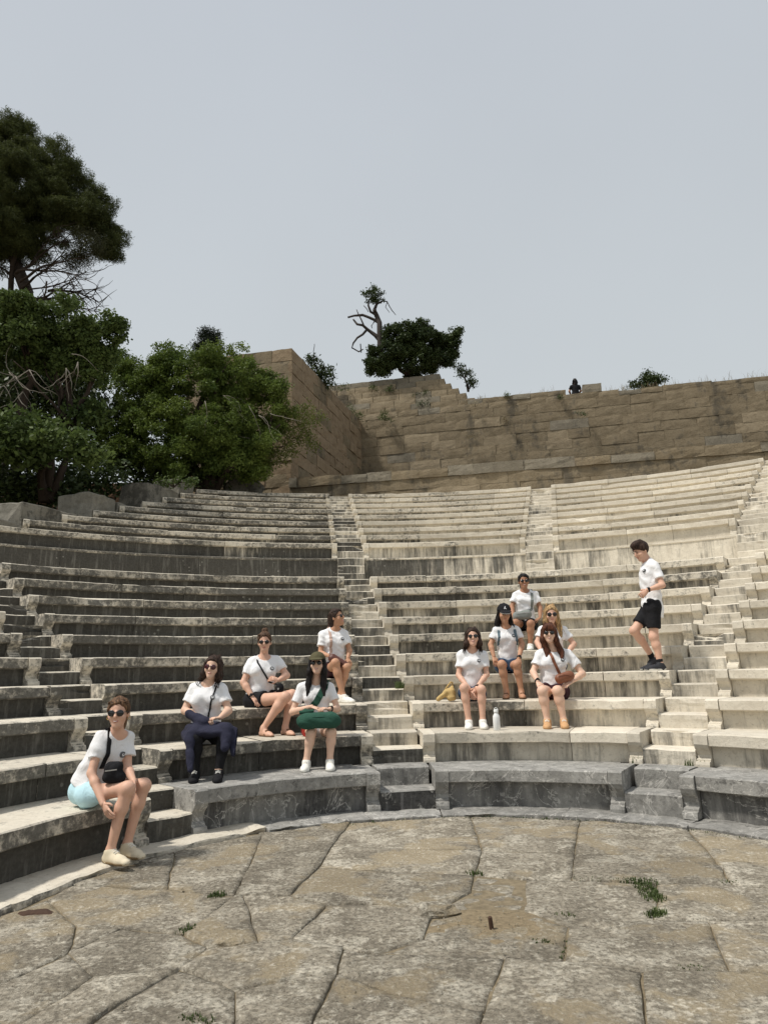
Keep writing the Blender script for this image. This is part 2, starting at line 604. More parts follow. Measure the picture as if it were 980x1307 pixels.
# ------------------------------------------------------------------ stairways: two steps to a seat row
STAIRS = [
    ('narrow dark stained stairway at the left between the far left and left blocks', (-45.7, -0.45), (-44.9, -0.042), 1, 10, 0.85),
    ('narrow marble stairway between the left and middle blocks, below the passage wall', (-6.62, -0.338), (-7.2, 0.29), 1, 10, 0.50),
    ('narrow cream stairway beside the standing man, between the middle and right blocks', (36.43, -0.38), (36.14, 0.187), 1, 10, 0.22),
    ('upper stairway between the upper left and upper middle blocks, with a rounded worn hollow', (-6.54, -0.283), (-6.86, 0.492), 11, 19, 0.42),
    ('pale upper stairway above the woman with the grey bag, between upper middle and upper right', (14.66, -0.516), (14.29, 0.28), 11, 19, 0.16),
    ('pale upper stairway at the right edge beyond the long upper right benches', (36.92, -0.963), (36.5, -0.12), 11, 19, 0.12),
]
for lab, (A0, o0), (A1, o1), k0, k1, st in STAIRS:
    steps = []
    if k0 == 1:
        for k in range(1, 11):
            R, h, b = rowgeo(k)
            steps.append((R + 0.025, (h + b) / 2, b))
            steps.append((R + 0.025 + T / 2, h, (h + b) / 2))
    else:
        n = 5
        for i in range(n):
            steps.append((RW - 0.28 + 0.05 * i, H10 + (HW - H10) * (i + 1) / n, H10 + (HW - H10) * i / n))
        for k in range(11, 20):
            R, h, b = rowgeo(k)
            steps.append((R + 0.025, (h + b) / 2, b))
            steps.append((R + 0.025 + T / 2, h, (h + b) / 2))
    Rm = steps[0][0]
    root = empty('stairway', polar(Rm, (az_line(A0, o0, Rm) + az_line(A1, o1, Rm)) / 2, steps[0][2]), lab, 'stairs', 'stairways between the seating blocks')
    for i, (R, zt, zb) in enumerate(steps):
        a0, a1 = az_line(A0, o0, R) + 0.004 / R, az_line(A1, o1, R) - 0.004 / R
        d = zb - zt
        dep = T / 2 + 0.06
        if k0 == 11 and i < 5: dep = 0.5
        pr = [(0.05, 0), (0.014, -0.002), (0, -0.015), (0.002, -0.06), (0.006, d * 0.6), (0.008, d - 0.01), (dep, d - 0.01), (dep, 0.0)]
        grey = k0 == 1 and i < 2 and A0 > -40
        V, F, MI = sweep(pr, R, zt, a0, a1, i * 0.77 + A0, [0, 0, 1, 1, 1, 0, 0, 0], amp=0.008, step=0.12, chip=0.04)
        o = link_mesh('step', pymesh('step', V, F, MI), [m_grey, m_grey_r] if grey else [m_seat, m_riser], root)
        o['stain'] = max(0, min(1, st + random.uniform(-0.25, 0.2)))

# ------------------------------------------------------------------ passage and the smooth wall behind it
def ring(name, r0, r1, z, a0, a1, mat, n=80, kind='structure', zo=None):
    V, F = [], []
    for i in range(n + 1):
        a = a0 + (a1 - a0) * i / n
        V.append(polar(r0, a, z))
        V.append(polar(r1, a, z if zo is None else zo))
    for i in range(n):
        F.append((2 * i, 2 * i + 1, 2 * i + 3, 2 * i + 2))
    o = link_mesh(name, pymesh(name, V, F), [mat])
    tag(o, kind=kind)
    return o


o = ring('passage_path', R1 + 9.6 * T, RW + 0.1, H10 - 0.006, radians(-100), radians(66), m_seat)
o['stain'] = 0.4
tag(o, label='stone floor of the curved passage between the lower and upper benches')
PW = {'upper left': ('dark grey streaked passage wall of smooth slabs, below the upper left benches', 0.84),
      'upper middle': ('black streaked cream passage wall, below the narrow upper middle benches', 0.52),
      'upper right': ('pale passage wall with a few dark runs, behind the head of the standing man', 0.22),
      'upper far right': ('short pale passage wall at the far right edge', 0.2)}
for wn, (lab, st) in PW.items():
    fl, fr = WEDGES[wn][0], WEDGES[wn][1]
    a0, a1 = fl(RW), fr(RW)
    if wn == 'upper left': a0 -= 0.10
    root = empty('passage_wall', polar(RW, (a0 + a1) / 2, H10), lab, 'wall', 'passage walls')
    rng = random.Random(len(wn))
    n = max(1, int(abs(a1 - a0) * RW / 1.45))
    cut = [a0 + (a1 - a0) * (i + (rng.uniform(-0.2, 0.2) if 0 < i < n else 0)) / n for i in range(n + 1)]
    hh = H10 - HW
    pr = [(0.06, 0), (0.0, 0.0), (-0.022, -0.006), (-0.022, -0.045), (0.0, -0.06), (0.0, hh - 0.01), (0.5, hh - 0.01), (0.5, 0.0)]
    for i in range(n):
        dr = rng.uniform(-0.006, 0.006)
        V, F, MI = sweep([(r + dr, z) for r, z in pr], RW, HW, cut[i] + 0.0003, cut[i + 1] - 0.0003, i + 3.3, [0, 0, 0, 0, 1, 0, 0, 0], amp=0.004, step=0.22)
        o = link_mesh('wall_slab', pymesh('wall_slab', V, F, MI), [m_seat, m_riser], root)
        o['stain'] = max(0, min(1, st + rng.uniform(-0.12, 0.12)))

# solid earth under the benches, so nothing is hollow
V, F = [], []
prof = [(R1 + 0.45, -0.05), (R1 + 0.5, H1 - 0.35), (R1 + 9.3 * T, H10 - 0.42), (RW + 0.3, H10 - 0.42), (RW + 0.4, HW - 0.3), (RU + 8.6 * T, HU + 8 * RISEU - 0.5), (RU + 9 * T + 0.12, HU + 8 * RISEU - 0.5)]
for sg, (A0, A1, pf) in enumerate(((-100, -23, prof[:4]), (-21.5, 64, prof))):
    base = len(V)
    n = 40
    for i in range(n + 1):
        a = radians(A0 + (A1 - A0) * i / n)
        V += [polar(r, a, z) for r, z in pf]
    m = len(pf)
    for i in range(n):
        for j in range(m - 1):
            F.append((base + i * m + j, base + i * m + j + 1, base + (i + 1) * m + j + 1, base + (i + 1) * m + j))
o = link_mesh('earth_bank', pymesh('earth_bank', V, F), [m_bank])
tag(o, 'earth bank that carries the rising benches', kind='structure')

# ------------------------------------------------------------------ kerb in front of the first bench
kerb = empty('kerb', (CX, CY, 0), 'low grey stone kerb running along the foot of the front benches', kind='structure')
a = radians(-102)
rng = random.Random(5)
while a < radians(66):
    ln = rng.uniform(0.8, 1.5)
    a2 = min(a + ln / R1, radians(66.5))
    dz = rng.uniform(-0.008, 0.008)
    ro = -0.275 + rng.uniform(-0.02, 0.02)
    pr = [(0.0, 0.002 + dz), (ro + 0.03, dz), (ro + 0.006, -0.008 + dz), (ro, -0.02), (ro, -0.12), (0.2, -0.12), (0.2, 0.0 + dz)]
    V, F, MI = sweep(pr, R1, KERB_Z, a + 0.0012, a2 - 0.0012, a * 3, [0] * 7, amp=0.016, step=0.06, chip=0.06)
    o = link_mesh('kerb_stone', pymesh('kerb_stone', V, F, MI), [m_grey if a > radians(-48) else m_seat], kerb)
    o['stain'] = rng.uniform(0.45, 0.75)
    a = a2

# ------------------------------------------------------------------ orchestra floor of big worn slabs
gnd = link_mesh('ground', pymesh('ground', [(-600, -600, -0.017), (600, -600, -0.017), (600, 600, -0.017), (-600, 600, -0.017)], [(0, 1, 2, 3)]), [m_joint])
tag(gnd, 'bare brown soil under and round the paving', kind='structure')
P = dict(k0=(-60, 1205), k1=(0, 1168), k2=(90, 1129), k3=(139, 1109), k4=(250, 1079), k5=(330, 1063), k6=(448, 1048), k7=(600, 1039), k8=(740, 1046), k9=(874, 1054),
         k10=(980, 1071), k11=(1100, 1098),
         a1=(424, 1079), a2=(408, 1107), a3=(367, 1144), a4=(301, 1142), a5=(214, 1134), b1=(615, 1084), b2=(605, 1116), b0=(500, 1112), b3=(669, 1121), b4=(730, 1123),
         b5=(732, 1088), b6=(837, 1126), b8=(910, 1094), b9=(934, 1128), b10=(1100, 1114), b11=(1100, 1142),
         c1=(372, 1197), c2=(418, 1155), c3=(235, 1191), c4=(178, 1185), c5=(153, 1184), c6=(265, 1208), c7=(439, 1208), c8=(480, 1215), c10=(557, 1160), c11=(669, 1160),
         c12=(725, 1181), c13=(720, 1226), c14=(643, 1221), c15=(837, 1152), c16=(832, 1172), c17=(903, 1174), c18=(1100, 1176), c19=(929, 1239), c20=(852, 1237),
         c21=(817, 1239), c22=(1100, 1248), d1=(0, 1257), d2=(-200, 1360), d3=(143, 1287), d4=(230, 1234), e1=(540, 1196), e2=(600, 1137), e3=(482, 1152),
         f1=(-150, 1260), f2=(60, 1345), f3=(-150, 1440), f4=(615, 1305), f5=(595, 1420), f6=(824, 1305), f7=(850, 1420), f8=(1100, 1420), f9=(395, 1312), f10=(365, 1420), f11=(30, 1420),
         g1=(225, 1084), g2=(520, 1083), g3=(90, 1214), h1=(337, 1063), h2=(300, 1142), h3=(395, 1120), h4=(60, 1148), h5=(100, 1180), h6=(330, 1204), h7=(312, 1143), h8=(120, 1244), h9=(20, 1310), i1=(300, 1262), i2=(170, 1262), i3=(290, 1420), i4=(500, 1266), i5=(430, 1240), i6=(618, 1290), i7=(640, 1110), i8=(770, 1105), i9=(860, 1200))
SLABS = ['k6 k7 b1 g2 a1', 'k7 k8 b5 b1', 'k8 k9 b8 b5', 'k9 k10 k11 b10 b8', 'k2 k3 g1 a5', 'g1 k4 h1 h2 a4 a5', 'h1 k5 k6 a1 a2 a3 h2', 'a1 g2 b1 b2 b0 a2', 'b1 b5 b4 b3 b2', 'b5 b8 b9 b6 b4',
         'b8 b10 b11 b9', 'k0 k1 h4 h5 g3 d1 f1', 'h4 k2 a5 a4 c3 c4 c5 g3 h5', 'a4 h7 h6 c6 c3', 'h7 a3 c2 c1 h6', 'a2 b0 b2 e2 c10 e3 c2 a3', 'c2 e3 c10 e1 c8 c7 c1', 'b2 b3 c11 c12 c13 c14 c8 e1 c10 e2',
         'b3 b4 b6 c15 c16 c12 c11', 'b6 b9 b11 c18 c17 c16 c15', 'c12 c16 c17 c19 c20 c21 c13', 'c17 c18 c22 c19', 'g3 h8 h9 d2 d1', 'g3 c5 c4 c3 c6 d4 h8', 'h8 d4 d3 f2 f3 d2 h9', 'c6 h6 c1 c7 i5 i1 d4', 'd4 i1 i3 f11 f2 d3', 'i1 i5 f9 f10 i3',
         'c7 c8 c14 i6 i4 i5', 'i5 i4 i6 f4 f5 f10 f9', 'c14 c13 c21 f6 f7 f5 f4', 'c21 c20 c19 c22 f8 f7 f6']
floor = empty('orchestra_floor', (0, 4, 0), 'worn paving of big irregular limestone slabs in front of the benches', kind='structure')


def shrink(poly, g):
    n = len(poly)
    out = []
    area = sum(poly[i].x * poly[(i + 1) % n].y - poly[(i + 1) % n].x * poly[i].y for i in range(n))
    if area < 0: poly = poly[::-1]
    for i in range(n):
        a, b, c = poly[i - 1], poly[i], poly[(i + 1) % n]
        n1 = Vector((-(b - a).y, (b - a).x)).normalized()
        n2 = Vector((-(c - b).y, (c - b).x)).normalized()
        m = (n1 + n2)
        if m.length < 1e-4: m = n1
        m = m.normalized()
        out.append(b + m * g / max(0.5, m.dot(n1)))
    return out


def slab_mesh(poly, zoff, seed, grid):
    poly = shrink(poly, 0.0035)
    n = len(poly)
    edge = []
    for i in range(n):                      # ragged outline
        a, b = poly[i], poly[(i + 1) % n]
        k = max(1, int((b - a).length / 0.07))
        nn = Vector((-(b - a).y, (b - a).x)).normalized()
        for j in range(k):
            p = a + (b - a) * j / k
            q = Vector((p.x, p.y, seed))
            wob = noise.noise_vector(Vector((p.x, p.y, 0.5)) * 4.0) * 0.012 + noise.noise_vector(Vector((p.x, p.y, 9.5)) * 13) * 0.008
            e = max(0.0, noise.noise(q * 2.1)) * 0.016
            edge.append(p + nn * e + Vector((wob.x, wob.y)))
    A = np.array([(p.x, p.y) for p in edge])
    mn, mx = A.min(0), A.max(0)
    B = np.roll(A, -1, 0)
    xs = np.arange(mn[0], mx[0], grid)
    ys = np.arange(mn[1], mx[1], grid)
    G = np.array([(x + (grid / 2 if j % 2 else 0), y) for j, y in enumerate(ys) for x in xs])
    G += RNG.uniform(-grid * 0.2, grid * 0.2, G.shape)
    ab = B - A
    ap = G[:, None, :] - A[None]
    t = np.clip((ap * ab[None]).sum(2) / np.maximum((ab * ab).sum(1)[None], 1e-9), 0, 1)
    dist = np.sqrt(((ap - t[..., None] * ab[None]) ** 2).sum(2)).min(1)
    yi = (A[None, :, 1] > G[:, None, 1]) != (B[None, :, 1] > G[:, None, 1])
    with np.errstate(divide='ignore', invalid='ignore'):
        xc = A[None, :, 0] + (G[:, None, 1] - A[None, :, 1]) * ab[None, :, 0] / ab[None, :, 1]
    ins = ((yi & (G[:, None, 0] < xc)).sum(1) % 2 == 1) & (dist > grid * 0.35)
    G, dist = G[ins], dist[ins]
    pts = [Vector((x, y)) for x, y in A] + [Vector((x, y)) for x, y in G]
    ne = len(A)
    vs, es, fs, _, _, _ = delaunay_2d_cdt(pts, [], [list(range(ne))], 1, 1e-5)
    Vv = []
    dd = list(np.zeros(ne)) + list(dist)
    for i, v in enumerate(vs):
        q = Vector((v.x, v.y, seed))
        d = dd[i] if i < len(dd) else 0.03
        ed = max(0.0, 1 - d / 0.02)
        z = zoff + noise.fractal(q * 2.6, 0.8, 2.1, 6) * 0.007 + noise.noise(q * 0.6) * 0.006
        rdg = abs(noise.noise(Vector((v.x * 2.6, v.y * 5.2, seed))))     # layered, flaking bedding
        z += (0.006 if rdg > 0.22 else 0.006 * rdg / 0.22) - 0.004
        z -= ed * ed * 0.005
        Vv.append((v.x, v.y, z))
    nb = len(Vv)
    Ff = [tuple(f) for f in fs]
    for i in range(ne):
        Vv.append((Vv[i][0], Vv[i][1], -0.12))
    for i in range(ne):
        j = (i + 1) % ne
        Ff.append((j, i, nb + i, nb + j))
    return pymesh('paving_slab', Vv, Ff)


for i, s in enumerate(SLABS):
    poly = [at_z(*P[nm]).to_2d() for nm in s.split()]
    hole = s.startswith('b2 b3 c11')
    zoff = random.uniform(-0.006, 0.006) - (0.007 if hole else 0)
    cy = sum(p.y for p in poly) / len(poly)
    me = slab_mesh(poly, zoff, i * 3.7, 0.04 if cy < 5.6 else 0.055)
    o = link_mesh('paving_slab', me, [m_pave], floor, smooth=True)
# the paving goes on round and behind the photographer
for ix in range(-3, 4):
    for iy in range(-2, 3):
        x0, y0 = ix * 1.35 + (0.6 if iy % 2 else 0), 1.95 + iy * 0.95 - 0.95
        if y0 + 0.95 > 3.0: continue
        poly = [Vector((x0, y0)), Vector((x0 + 1.35, y0)), Vector((x0 + 1.35, y0 + 0.95)), Vector((x0, y0 + 0.95))]
        link_mesh('paving_slab', slab_mesh(poly, random.uniform(-0.01, 0.01), ix * 5.1 + iy, 0.16), [m_pave], floor, smooth=True)


def patch(name, px, py, rx, ry, mat, z, seed, label=None, kind='stuff', dome=0.015):
    c = at_z(px, py, z)
    V, F = [(c.x, c.y, z + dome)], []
    n, m = 48, 5
    for r in range(1, m + 1):
        for i in range(n):
            a = 2 * pi * i / n
            q = Vector((cos(a) * 1.3, sin(a) * 1.3, seed))
            k = (1 + 0.5 * noise.noise(q) + 0.22 * noise.noise(q * 3.1)) * r / m
            V.append((c.x + rx * k * cos(a), c.y + ry * k * sin(a), z + dome * (1 - (r / m) ** 2) + 0.004 * noise.noise(Vector((r, i, seed))) - (0.012 if r == m else 0)))
    for i in range(n):
        F.append((0, 1 + i, 1 + (i + 1) % n))
        for r in range(m - 1):
            F.append((1 + r * n + i, 1 + (r + 1) * n + i, 1 + (r + 1) * n + (i + 1) % n, 1 + r * n + (i + 1) % n))
    o = link_mesh(name, pymesh(name, V, F), [mat], smooth=True)
    return tag(o, label, kind=kind)


patch('gravel', 634, 1181, 0.44, 0.34, m_sand, -0.016, 1.0, 'loose gravelly sand in the broken hollow round the rusty stub', dome=0.009)
patch('gravel', 44, 1164, 0.11, 0.065, m_rust, 0.004, 4.0, 'rust brown rubble in a small pit by the left kerb', dome=0.006)

# broken rock at the edge of the hollow
def boulder(name, c, s, mat, seed, label, cat, squash=0.6):
    bm = bmesh.new()
    bmesh.ops.create_icosphere(bm, subdivisions=3, radius=1)
    for v in bm.verts:
        d = v.co.normalized()
        k = 1 + 0.28 * noise.noise(d * 1.6 + Vector((seed, 0, 0))) + 0.12 * noise.noise(d * 4 + Vector((0, seed, 0)))
        v.co = Vector((d.x * s[0] * k, d.y * s[1] * k, max(-0.5, d.z) * s[2] * k))
    me = bpy.data.meshes.new(name)
    bm.to_mesh(me)
    bm.free()
    o = link_mesh(name, me, [mat])
    o.location = c
    return tag(o, label, cat)


boulder('rock', at_z(553, 1163, 0.0), (0.15, 0.10, 0.05), m_pave, 2.0, 'worn rock corner jutting up left of the sandy hollow in the paving', 'rock')
boulder('rock', at_z(294, 1203, 0.0), (0.10, 0.05, 0.028), m_pave, 5.0, 'small pale rock bump in the paving joint below the left benches', 'rock')
boulder('rock', at_z(772, 1180, -0.01), (0.14, 0.10, 0.03), m_pave, 9.0, 'flat pale rock bulge to the right of the sandy hollow', 'rock')
# grit and small stones lying about
V, F = [], []
rg = random.Random(21)
for i in range(620):
    if i < 300:
        a_ = radians(rg.uniform(-75, 60))
        c_ = Vector(polar(R1 - 0.30 - abs(rg.gauss(0, 0.10)), a_, 0.0))
    elif i < 430:
        c_ = at_z(634 + rg.gauss(0, 50), 1182 + rg.gauss(0, 16), 0)
    else:
        c_ = at_z(rg.uniform(0, 980), rg.uniform(1085, 1300), 0)
    s_ = rg.uniform(0.003, 0.008) * (2.0 if rg.random() < 0.07 else 1)
    k_ = len(V)
    for dx, dy, dz in ((1, 0, 0), (-.5, .9, .1), (-.6, -.8, 0), (.1, .1, 1.0), (0.3, 0.7, 0.6)):
        V.append((c_.x + dx * s_ * rg.uniform(.7, 1.3), c_.y + dy * s_ * rg.uniform(.7, 1.3), 0.002 + dz * s_ * 0.9))
    F += [(k_, k_ + 1, k_ + 4), (k_ + 1, k_ + 2, k_ + 3), (k_ + 2, k_, k_ + 3), (k_, k_ + 4, k_ + 3), (k_ + 1, k_ + 3, k_ + 4)]
tag(link_mesh('grit', pymesh('grit', V, F), [m_pave]), 'scattered grit and small stones on the paving', kind='stuff')
# rusty iron stub
st = at_z(627, 1184, 0)
bm = bmesh.new()
bmesh.ops.create_cone(bm, cap_ends=True, segments=10, radius1=0.014, radius2=0.012, depth=0.085)
for v in bm.verts: v.co.z += 0.018; v.co += jit(v.co, 0.003, 30)
bmesh.ops.bevel(bm, geom=[e for e in bm.edges if e.calc_face_angle(0) > 0.8], offset=0.003, segments=1, affect='EDGES')
me = bpy.data.meshes.new('iron_stub')
bm.to_mesh(me)
bm.free()
o = link_mesh('iron_stub', me, [m_rust])
o.location = st
o.rotation_euler = (0.1, -0.12, 0)
tag(o, 'rusty iron stub standing in the sandy hollow of the paving', 'iron stub')
# ================================================================== WALLS OF COURSED STONE
def stone_block(p0, u, nrm, ln, z0, z1, depth, rng, rough=0.02, cham=0.008, nx=5, nz=4):
    """one squared block: front face from p0 along u (unit, horizontal), height z0..z1, worn front, body going back along -nrm"""
    V, F = [], []
    sx = rng.uniform(0, 50)
    for j in range(nz):
        for i in range(nx):
            s, t = i / (nx - 1), j / (nz - 1)
            ed = (i in (0, nx - 1)) or (j in (0, nz - 1))
            x, z = s * ln, z0 + (z1 - z0) * t
            q = Vector((x * 1.7 + sx, z * 1.7, sx))
            o = rough * 1.6 * noise.noise(q) + rough * noise.noise(q * 2.7) - (cham * rng.uniform(0.6, 1.8) if ed else 0)
            if ed:
                x += rng.uniform(-0.008, 0.008)
                z += rng.uniform(-0.010, 0.010)
            V.append(Vector((p0.x, p0.y, 0)) + u * x + nrm * o + Vector((0, 0, z)))
    for j in range(nz - 1):
        for i in range(nx - 1):
            F.append((j * nx + i, j * nx + i + 1, (j + 1) * nx + i + 1, (j + 1) * nx + i))
    ring_ = [i for i in range(nx)] + [j * nx + nx - 1 for j in range(1, nz)] + [(nz - 1) * nx + i for i in range(nx - 2, -1, -1)] + [j * nx for j in range(nz - 2, 0, -1)]
    b = len(V)
    for i in ring_:
        V.append(V[i] - nrm * depth)
    n = len(ring_)
    for i in range(n):
        F.append((ring_[i], b + i, b + (i + 1) % n, ring_[(i + 1) % n]))
    F.append(tuple(b + i for i in reversed(range(n))))
    # F order: make front outward
    return V, F


def course_wall(root, p0, p1, courses, mats, rng, lens=(0.9, 1.7), depth=0.45, gap=0.005, rough=0.02, setback=0.0, skip=None, pick=None, ends=None):
    u = Vector((p1.x - p0.x, p1.y - p0.y, 0))
    L = u.length
    u.normalize()
    nrm = Vector((u.y, -u.x, 0))          # towards the camera when p0 is on the left
    for ci, (z0, z1) in enumerate(courses):
        x = -rng.uniform(0, lens[0]) * 0.7
        end = L if ends is None else ends(ci, z0)
        while x < end:
            ln = rng.uniform(*lens)
            a, b = max(x, 0), min(x + ln, end)
            x += ln
            if end - x < lens[0] * 0.4: b, x = end, end
            if b - a < 0.12: continue
            zt, zb = z1, z0
            if skip:
                r = skip((a + b) / 2, z0, z1, rng)
                if r is None: continue
                zt = r
            off = rng.uniform(-0.018, 0.018) - setback * ci
            q = Vector((p0.x, p0.y, 0)) + u * (a + gap / 2) + nrm * off
            V, F = stone_block(q, u, nrm, b - a - gap, zb + gap / 2, zt - gap / 2, depth, rng, rough)
            m = pick(ci, (a + b) / 2, rng) if pick else mats[0]
            link_mesh('stone_block', pymesh('stone_block', V, F), [m], root)
    return u, nrm, L


def core(root, p0, p1, z0, z1, back, thick, mat=None):
    u = Vector((p1.x - p0.x, p1.y - p0.y, 0)).normalized()
    nrm = Vector((u.y, -u.x, 0))
    a, b = Vector((p0.x, p0.y, 0)) - nrm * back, Vector((p1.x, p1.y, 0)) - nrm * back
    c, d = b - nrm * thick, a - nrm * thick
    V = [Vector((p.x, p.y, z)) for z in (z0, z1) for p in (a, b, c, d)]
    F = [(0, 3, 2, 1), (4, 5, 6, 7), (0, 1, 5, 4), (1, 2, 6, 5), (2, 3, 7, 6), (3, 0, 4, 7)]
    return link_mesh('wall_core', pymesh('wall_core', V, F), [mat or m_mortar], root)


# low ledge wall right behind the top bench row
rng = random.Random(3)
p0, p1 = Vector((-3.6, 25.646 + 0.2026 * 3.6)), Vector((18.5, 25.646 - 0.2026 * 18.5))
root = empty('ledge_wall', (p0.x, p0.y, 7.2), 'low ledge wall with a grey top course, running right behind the top bench row', 'wall')
course_wall(root, p0, p1, [(7.2, 7.62), (7.62, 8.02), (8.02, 8.42)], [m_tan], rng, (1.1, 2.2), 0.5, pick=lambda c, x, r: m_tan if r.random() < 0.8 else m_tan_pale)
course_wall(root, p0 + Vector((-0.01, -0.06)), p1 + Vector((-0.01, -0.06)), [(8.42, 8.80)], [m_coping], rng, (0.7, 1.9), 0.7, rough=0.03, skip=lambda x, z0, z1, r: z1 - max(0, r.uniform(-0.06, 0.09)), pick=lambda c, x, r: m_coping if r.random() < .7 else m_tan)
core(root, p0, p1, 7.0, 8.74, 0.10, 0.9)

# great terrace wall
W0, W1 = Vector((-1.2, 35.8 + 0.22 * 1.2)), Vector((22.0, 35.8 - 0.22 * 22.0))
wl = (W1 - W0).length
root = empty('terrace_wall', (W0.x, W0.y, 9.0), 'high tan wall of coursed blocks across the skyline, dark-haired person sitting on top', 'wall')
kx = lambda x: x / math.sqrt(1 + 0.22 ** 2) + 0.0
SEAT_S = 0.0


def along(px, py, Y):
    p = at(px, py, Y)
    return (Vector((p.x, p.y)) - W0).dot((W1 - W0).normalized())


s_person = along(735, 500, 33.4)
s_end_cap = along(774, 490, 33.2)
s_low = along(788, 492, 33.1)


def pick_main(ci, x, r):
    if ci == 7 and x < 9: return m_tan if r.random() < .8 else m_tan_pale
    q = r.random()
    return m_tan_pale if q < 0.13 else (m_coping if q < 0.2 else m_tan)


def skip_main(x, z0, z1, r):
    if z0 > 14.5 and x < 5.2: return None          # the stepped tiers stand there
    return z1


cs = [(10.6 + 0.5 * i, 10.6 + 0.5 * (i + 1)) for i in range(8)]
course_wall(root, W0, W1, cs, [m_tan], rng, (0.95, 1.9), 0.5, pick=pick_main, rough=0.011)


def skip_top(x, z0, z1, r):
    if x < 4.0: return None
    if abs(x - s_person) < 0.5: return z0 + 0.2
    return z1 if x < s_low else z1 - r.uniform(0.02, 0.12)


course_wall(root, W0, W1, [(14.6, 14.93)], [m_tan], rng, (0.9, 1.7), 0.6, skip=skip_top, pick=pick_main, rough=0.014)


def skip_cope(x, z0, z1, r):
    if x < 5.6 or abs(x - s_person) < 0.36 or x > s_end_cap: return None
    return z1 if x < s_person else z1 + 0.16


course_wall(root, W0, W1, [(14.93, 15.2)], [m_coping], rng, (0.7, 0.95), 0.6, skip=skip_cope, pick=lambda c, x, r: m_tan if r.random() < .6 else m_coping, rough=0.011)
core(root, W0, W1, 9.0, 14.86, 0.12, 1.4)

# stepped upper tiers at the left, each course set back, right end broken off in steps
root = empty('stepped_wall', (W0.x, W0.y, 14.6), 'stepped upper tiers of pale blocks with tufts growing in the joints, dark bush above', 'wall')
ends_x = [7.55, 7.1, 6.65, 6.25, 5.85, 5.5, 5.25]
T0 = W0 + Vector((-3.2, 0.22 * 3.2))
off = 3.2 * math.sqrt(1 + 0.22 ** 2)
course_wall(root, T0, W1, [(14.6 + 0.36 * i, 14.6 + 0.36 * (i + 1)) for i in range(7)], [m_tan_pale], rng, (0.8, 1.5), 0.6, setback=0.11, gap=0.022,
            ends=lambda ci, z: ends_x[ci] + off - 0.9, pick=lambda c, x, r: m_coping if c == 6 or r.random() < .22 else (m_tan if r.random() < .35 else m_tan_pale), rough=0.014)
core(root, T0, T0 + (W1 - W0).normalized() * (off + 4.0), 13.0, 17.0, 0.9, 1.0)

# tower-like corner of masonry at the left of the terrace wall
C0 = Vector((-3.62, 27.0))
side = Vector((-1.05, 36.3))
L0 = C0 + Vector((-4.6, 4.6 * 0.22))
root = empty('corner_bastion', (C0.x, C0.y, 7.6), 'tall square masonry corner with a sharp lit edge, shrub sprouting from its top', 'wall')
cs = [(7.6 + 0.535 * i, 7.6 + 0.535 * (i + 1)) for i in range(13)]
course_wall(root, L0, C0, cs, [m_tower], rng, (1.0, 1.7), 0.5, pick=lambda c, x, r: m_tower if r.random() < .75 else m_tan, rough=0.02, gap=0.014)
course_wall(root, C0, side, cs, [m_tower], rng, (1.0, 1.9), 0.5, pick=lambda c, x, r: m_tower if r.random() < .85 else m_tan, rough=0.022, gap=0.014)
core(root, L0, C0 + Vector((-0.3, 0.066)), 7.4, 14.4, 0.12, 1.0)
core(root, C0 + Vector((0.1, 0.4)), side, 7.4, 14.4, 0.12, 1.0)

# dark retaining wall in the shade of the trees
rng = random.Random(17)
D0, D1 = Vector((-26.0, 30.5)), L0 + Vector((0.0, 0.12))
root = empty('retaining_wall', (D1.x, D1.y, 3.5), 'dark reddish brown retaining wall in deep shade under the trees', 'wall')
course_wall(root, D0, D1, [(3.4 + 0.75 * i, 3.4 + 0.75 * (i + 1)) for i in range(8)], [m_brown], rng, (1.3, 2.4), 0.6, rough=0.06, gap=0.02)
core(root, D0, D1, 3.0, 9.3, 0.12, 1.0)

# ragged parapet blocks stepping up beside the upper left benches
root = empty('parapet', (-8.4, 16.1, 5.0), 'rough grey parapet blocks stepping up along the left end of the upper benches', 'wall')
pdir = (Vector((-6.20, 22.81)) - Vector((-8.38, 16.11))).normalized()
pleft = Vector((-pdir.y, pdir.x))


def cutpt(R):
    a = ul_left(R)
    return Vector((CX + R * sin(a), CY + R * cos(a)))


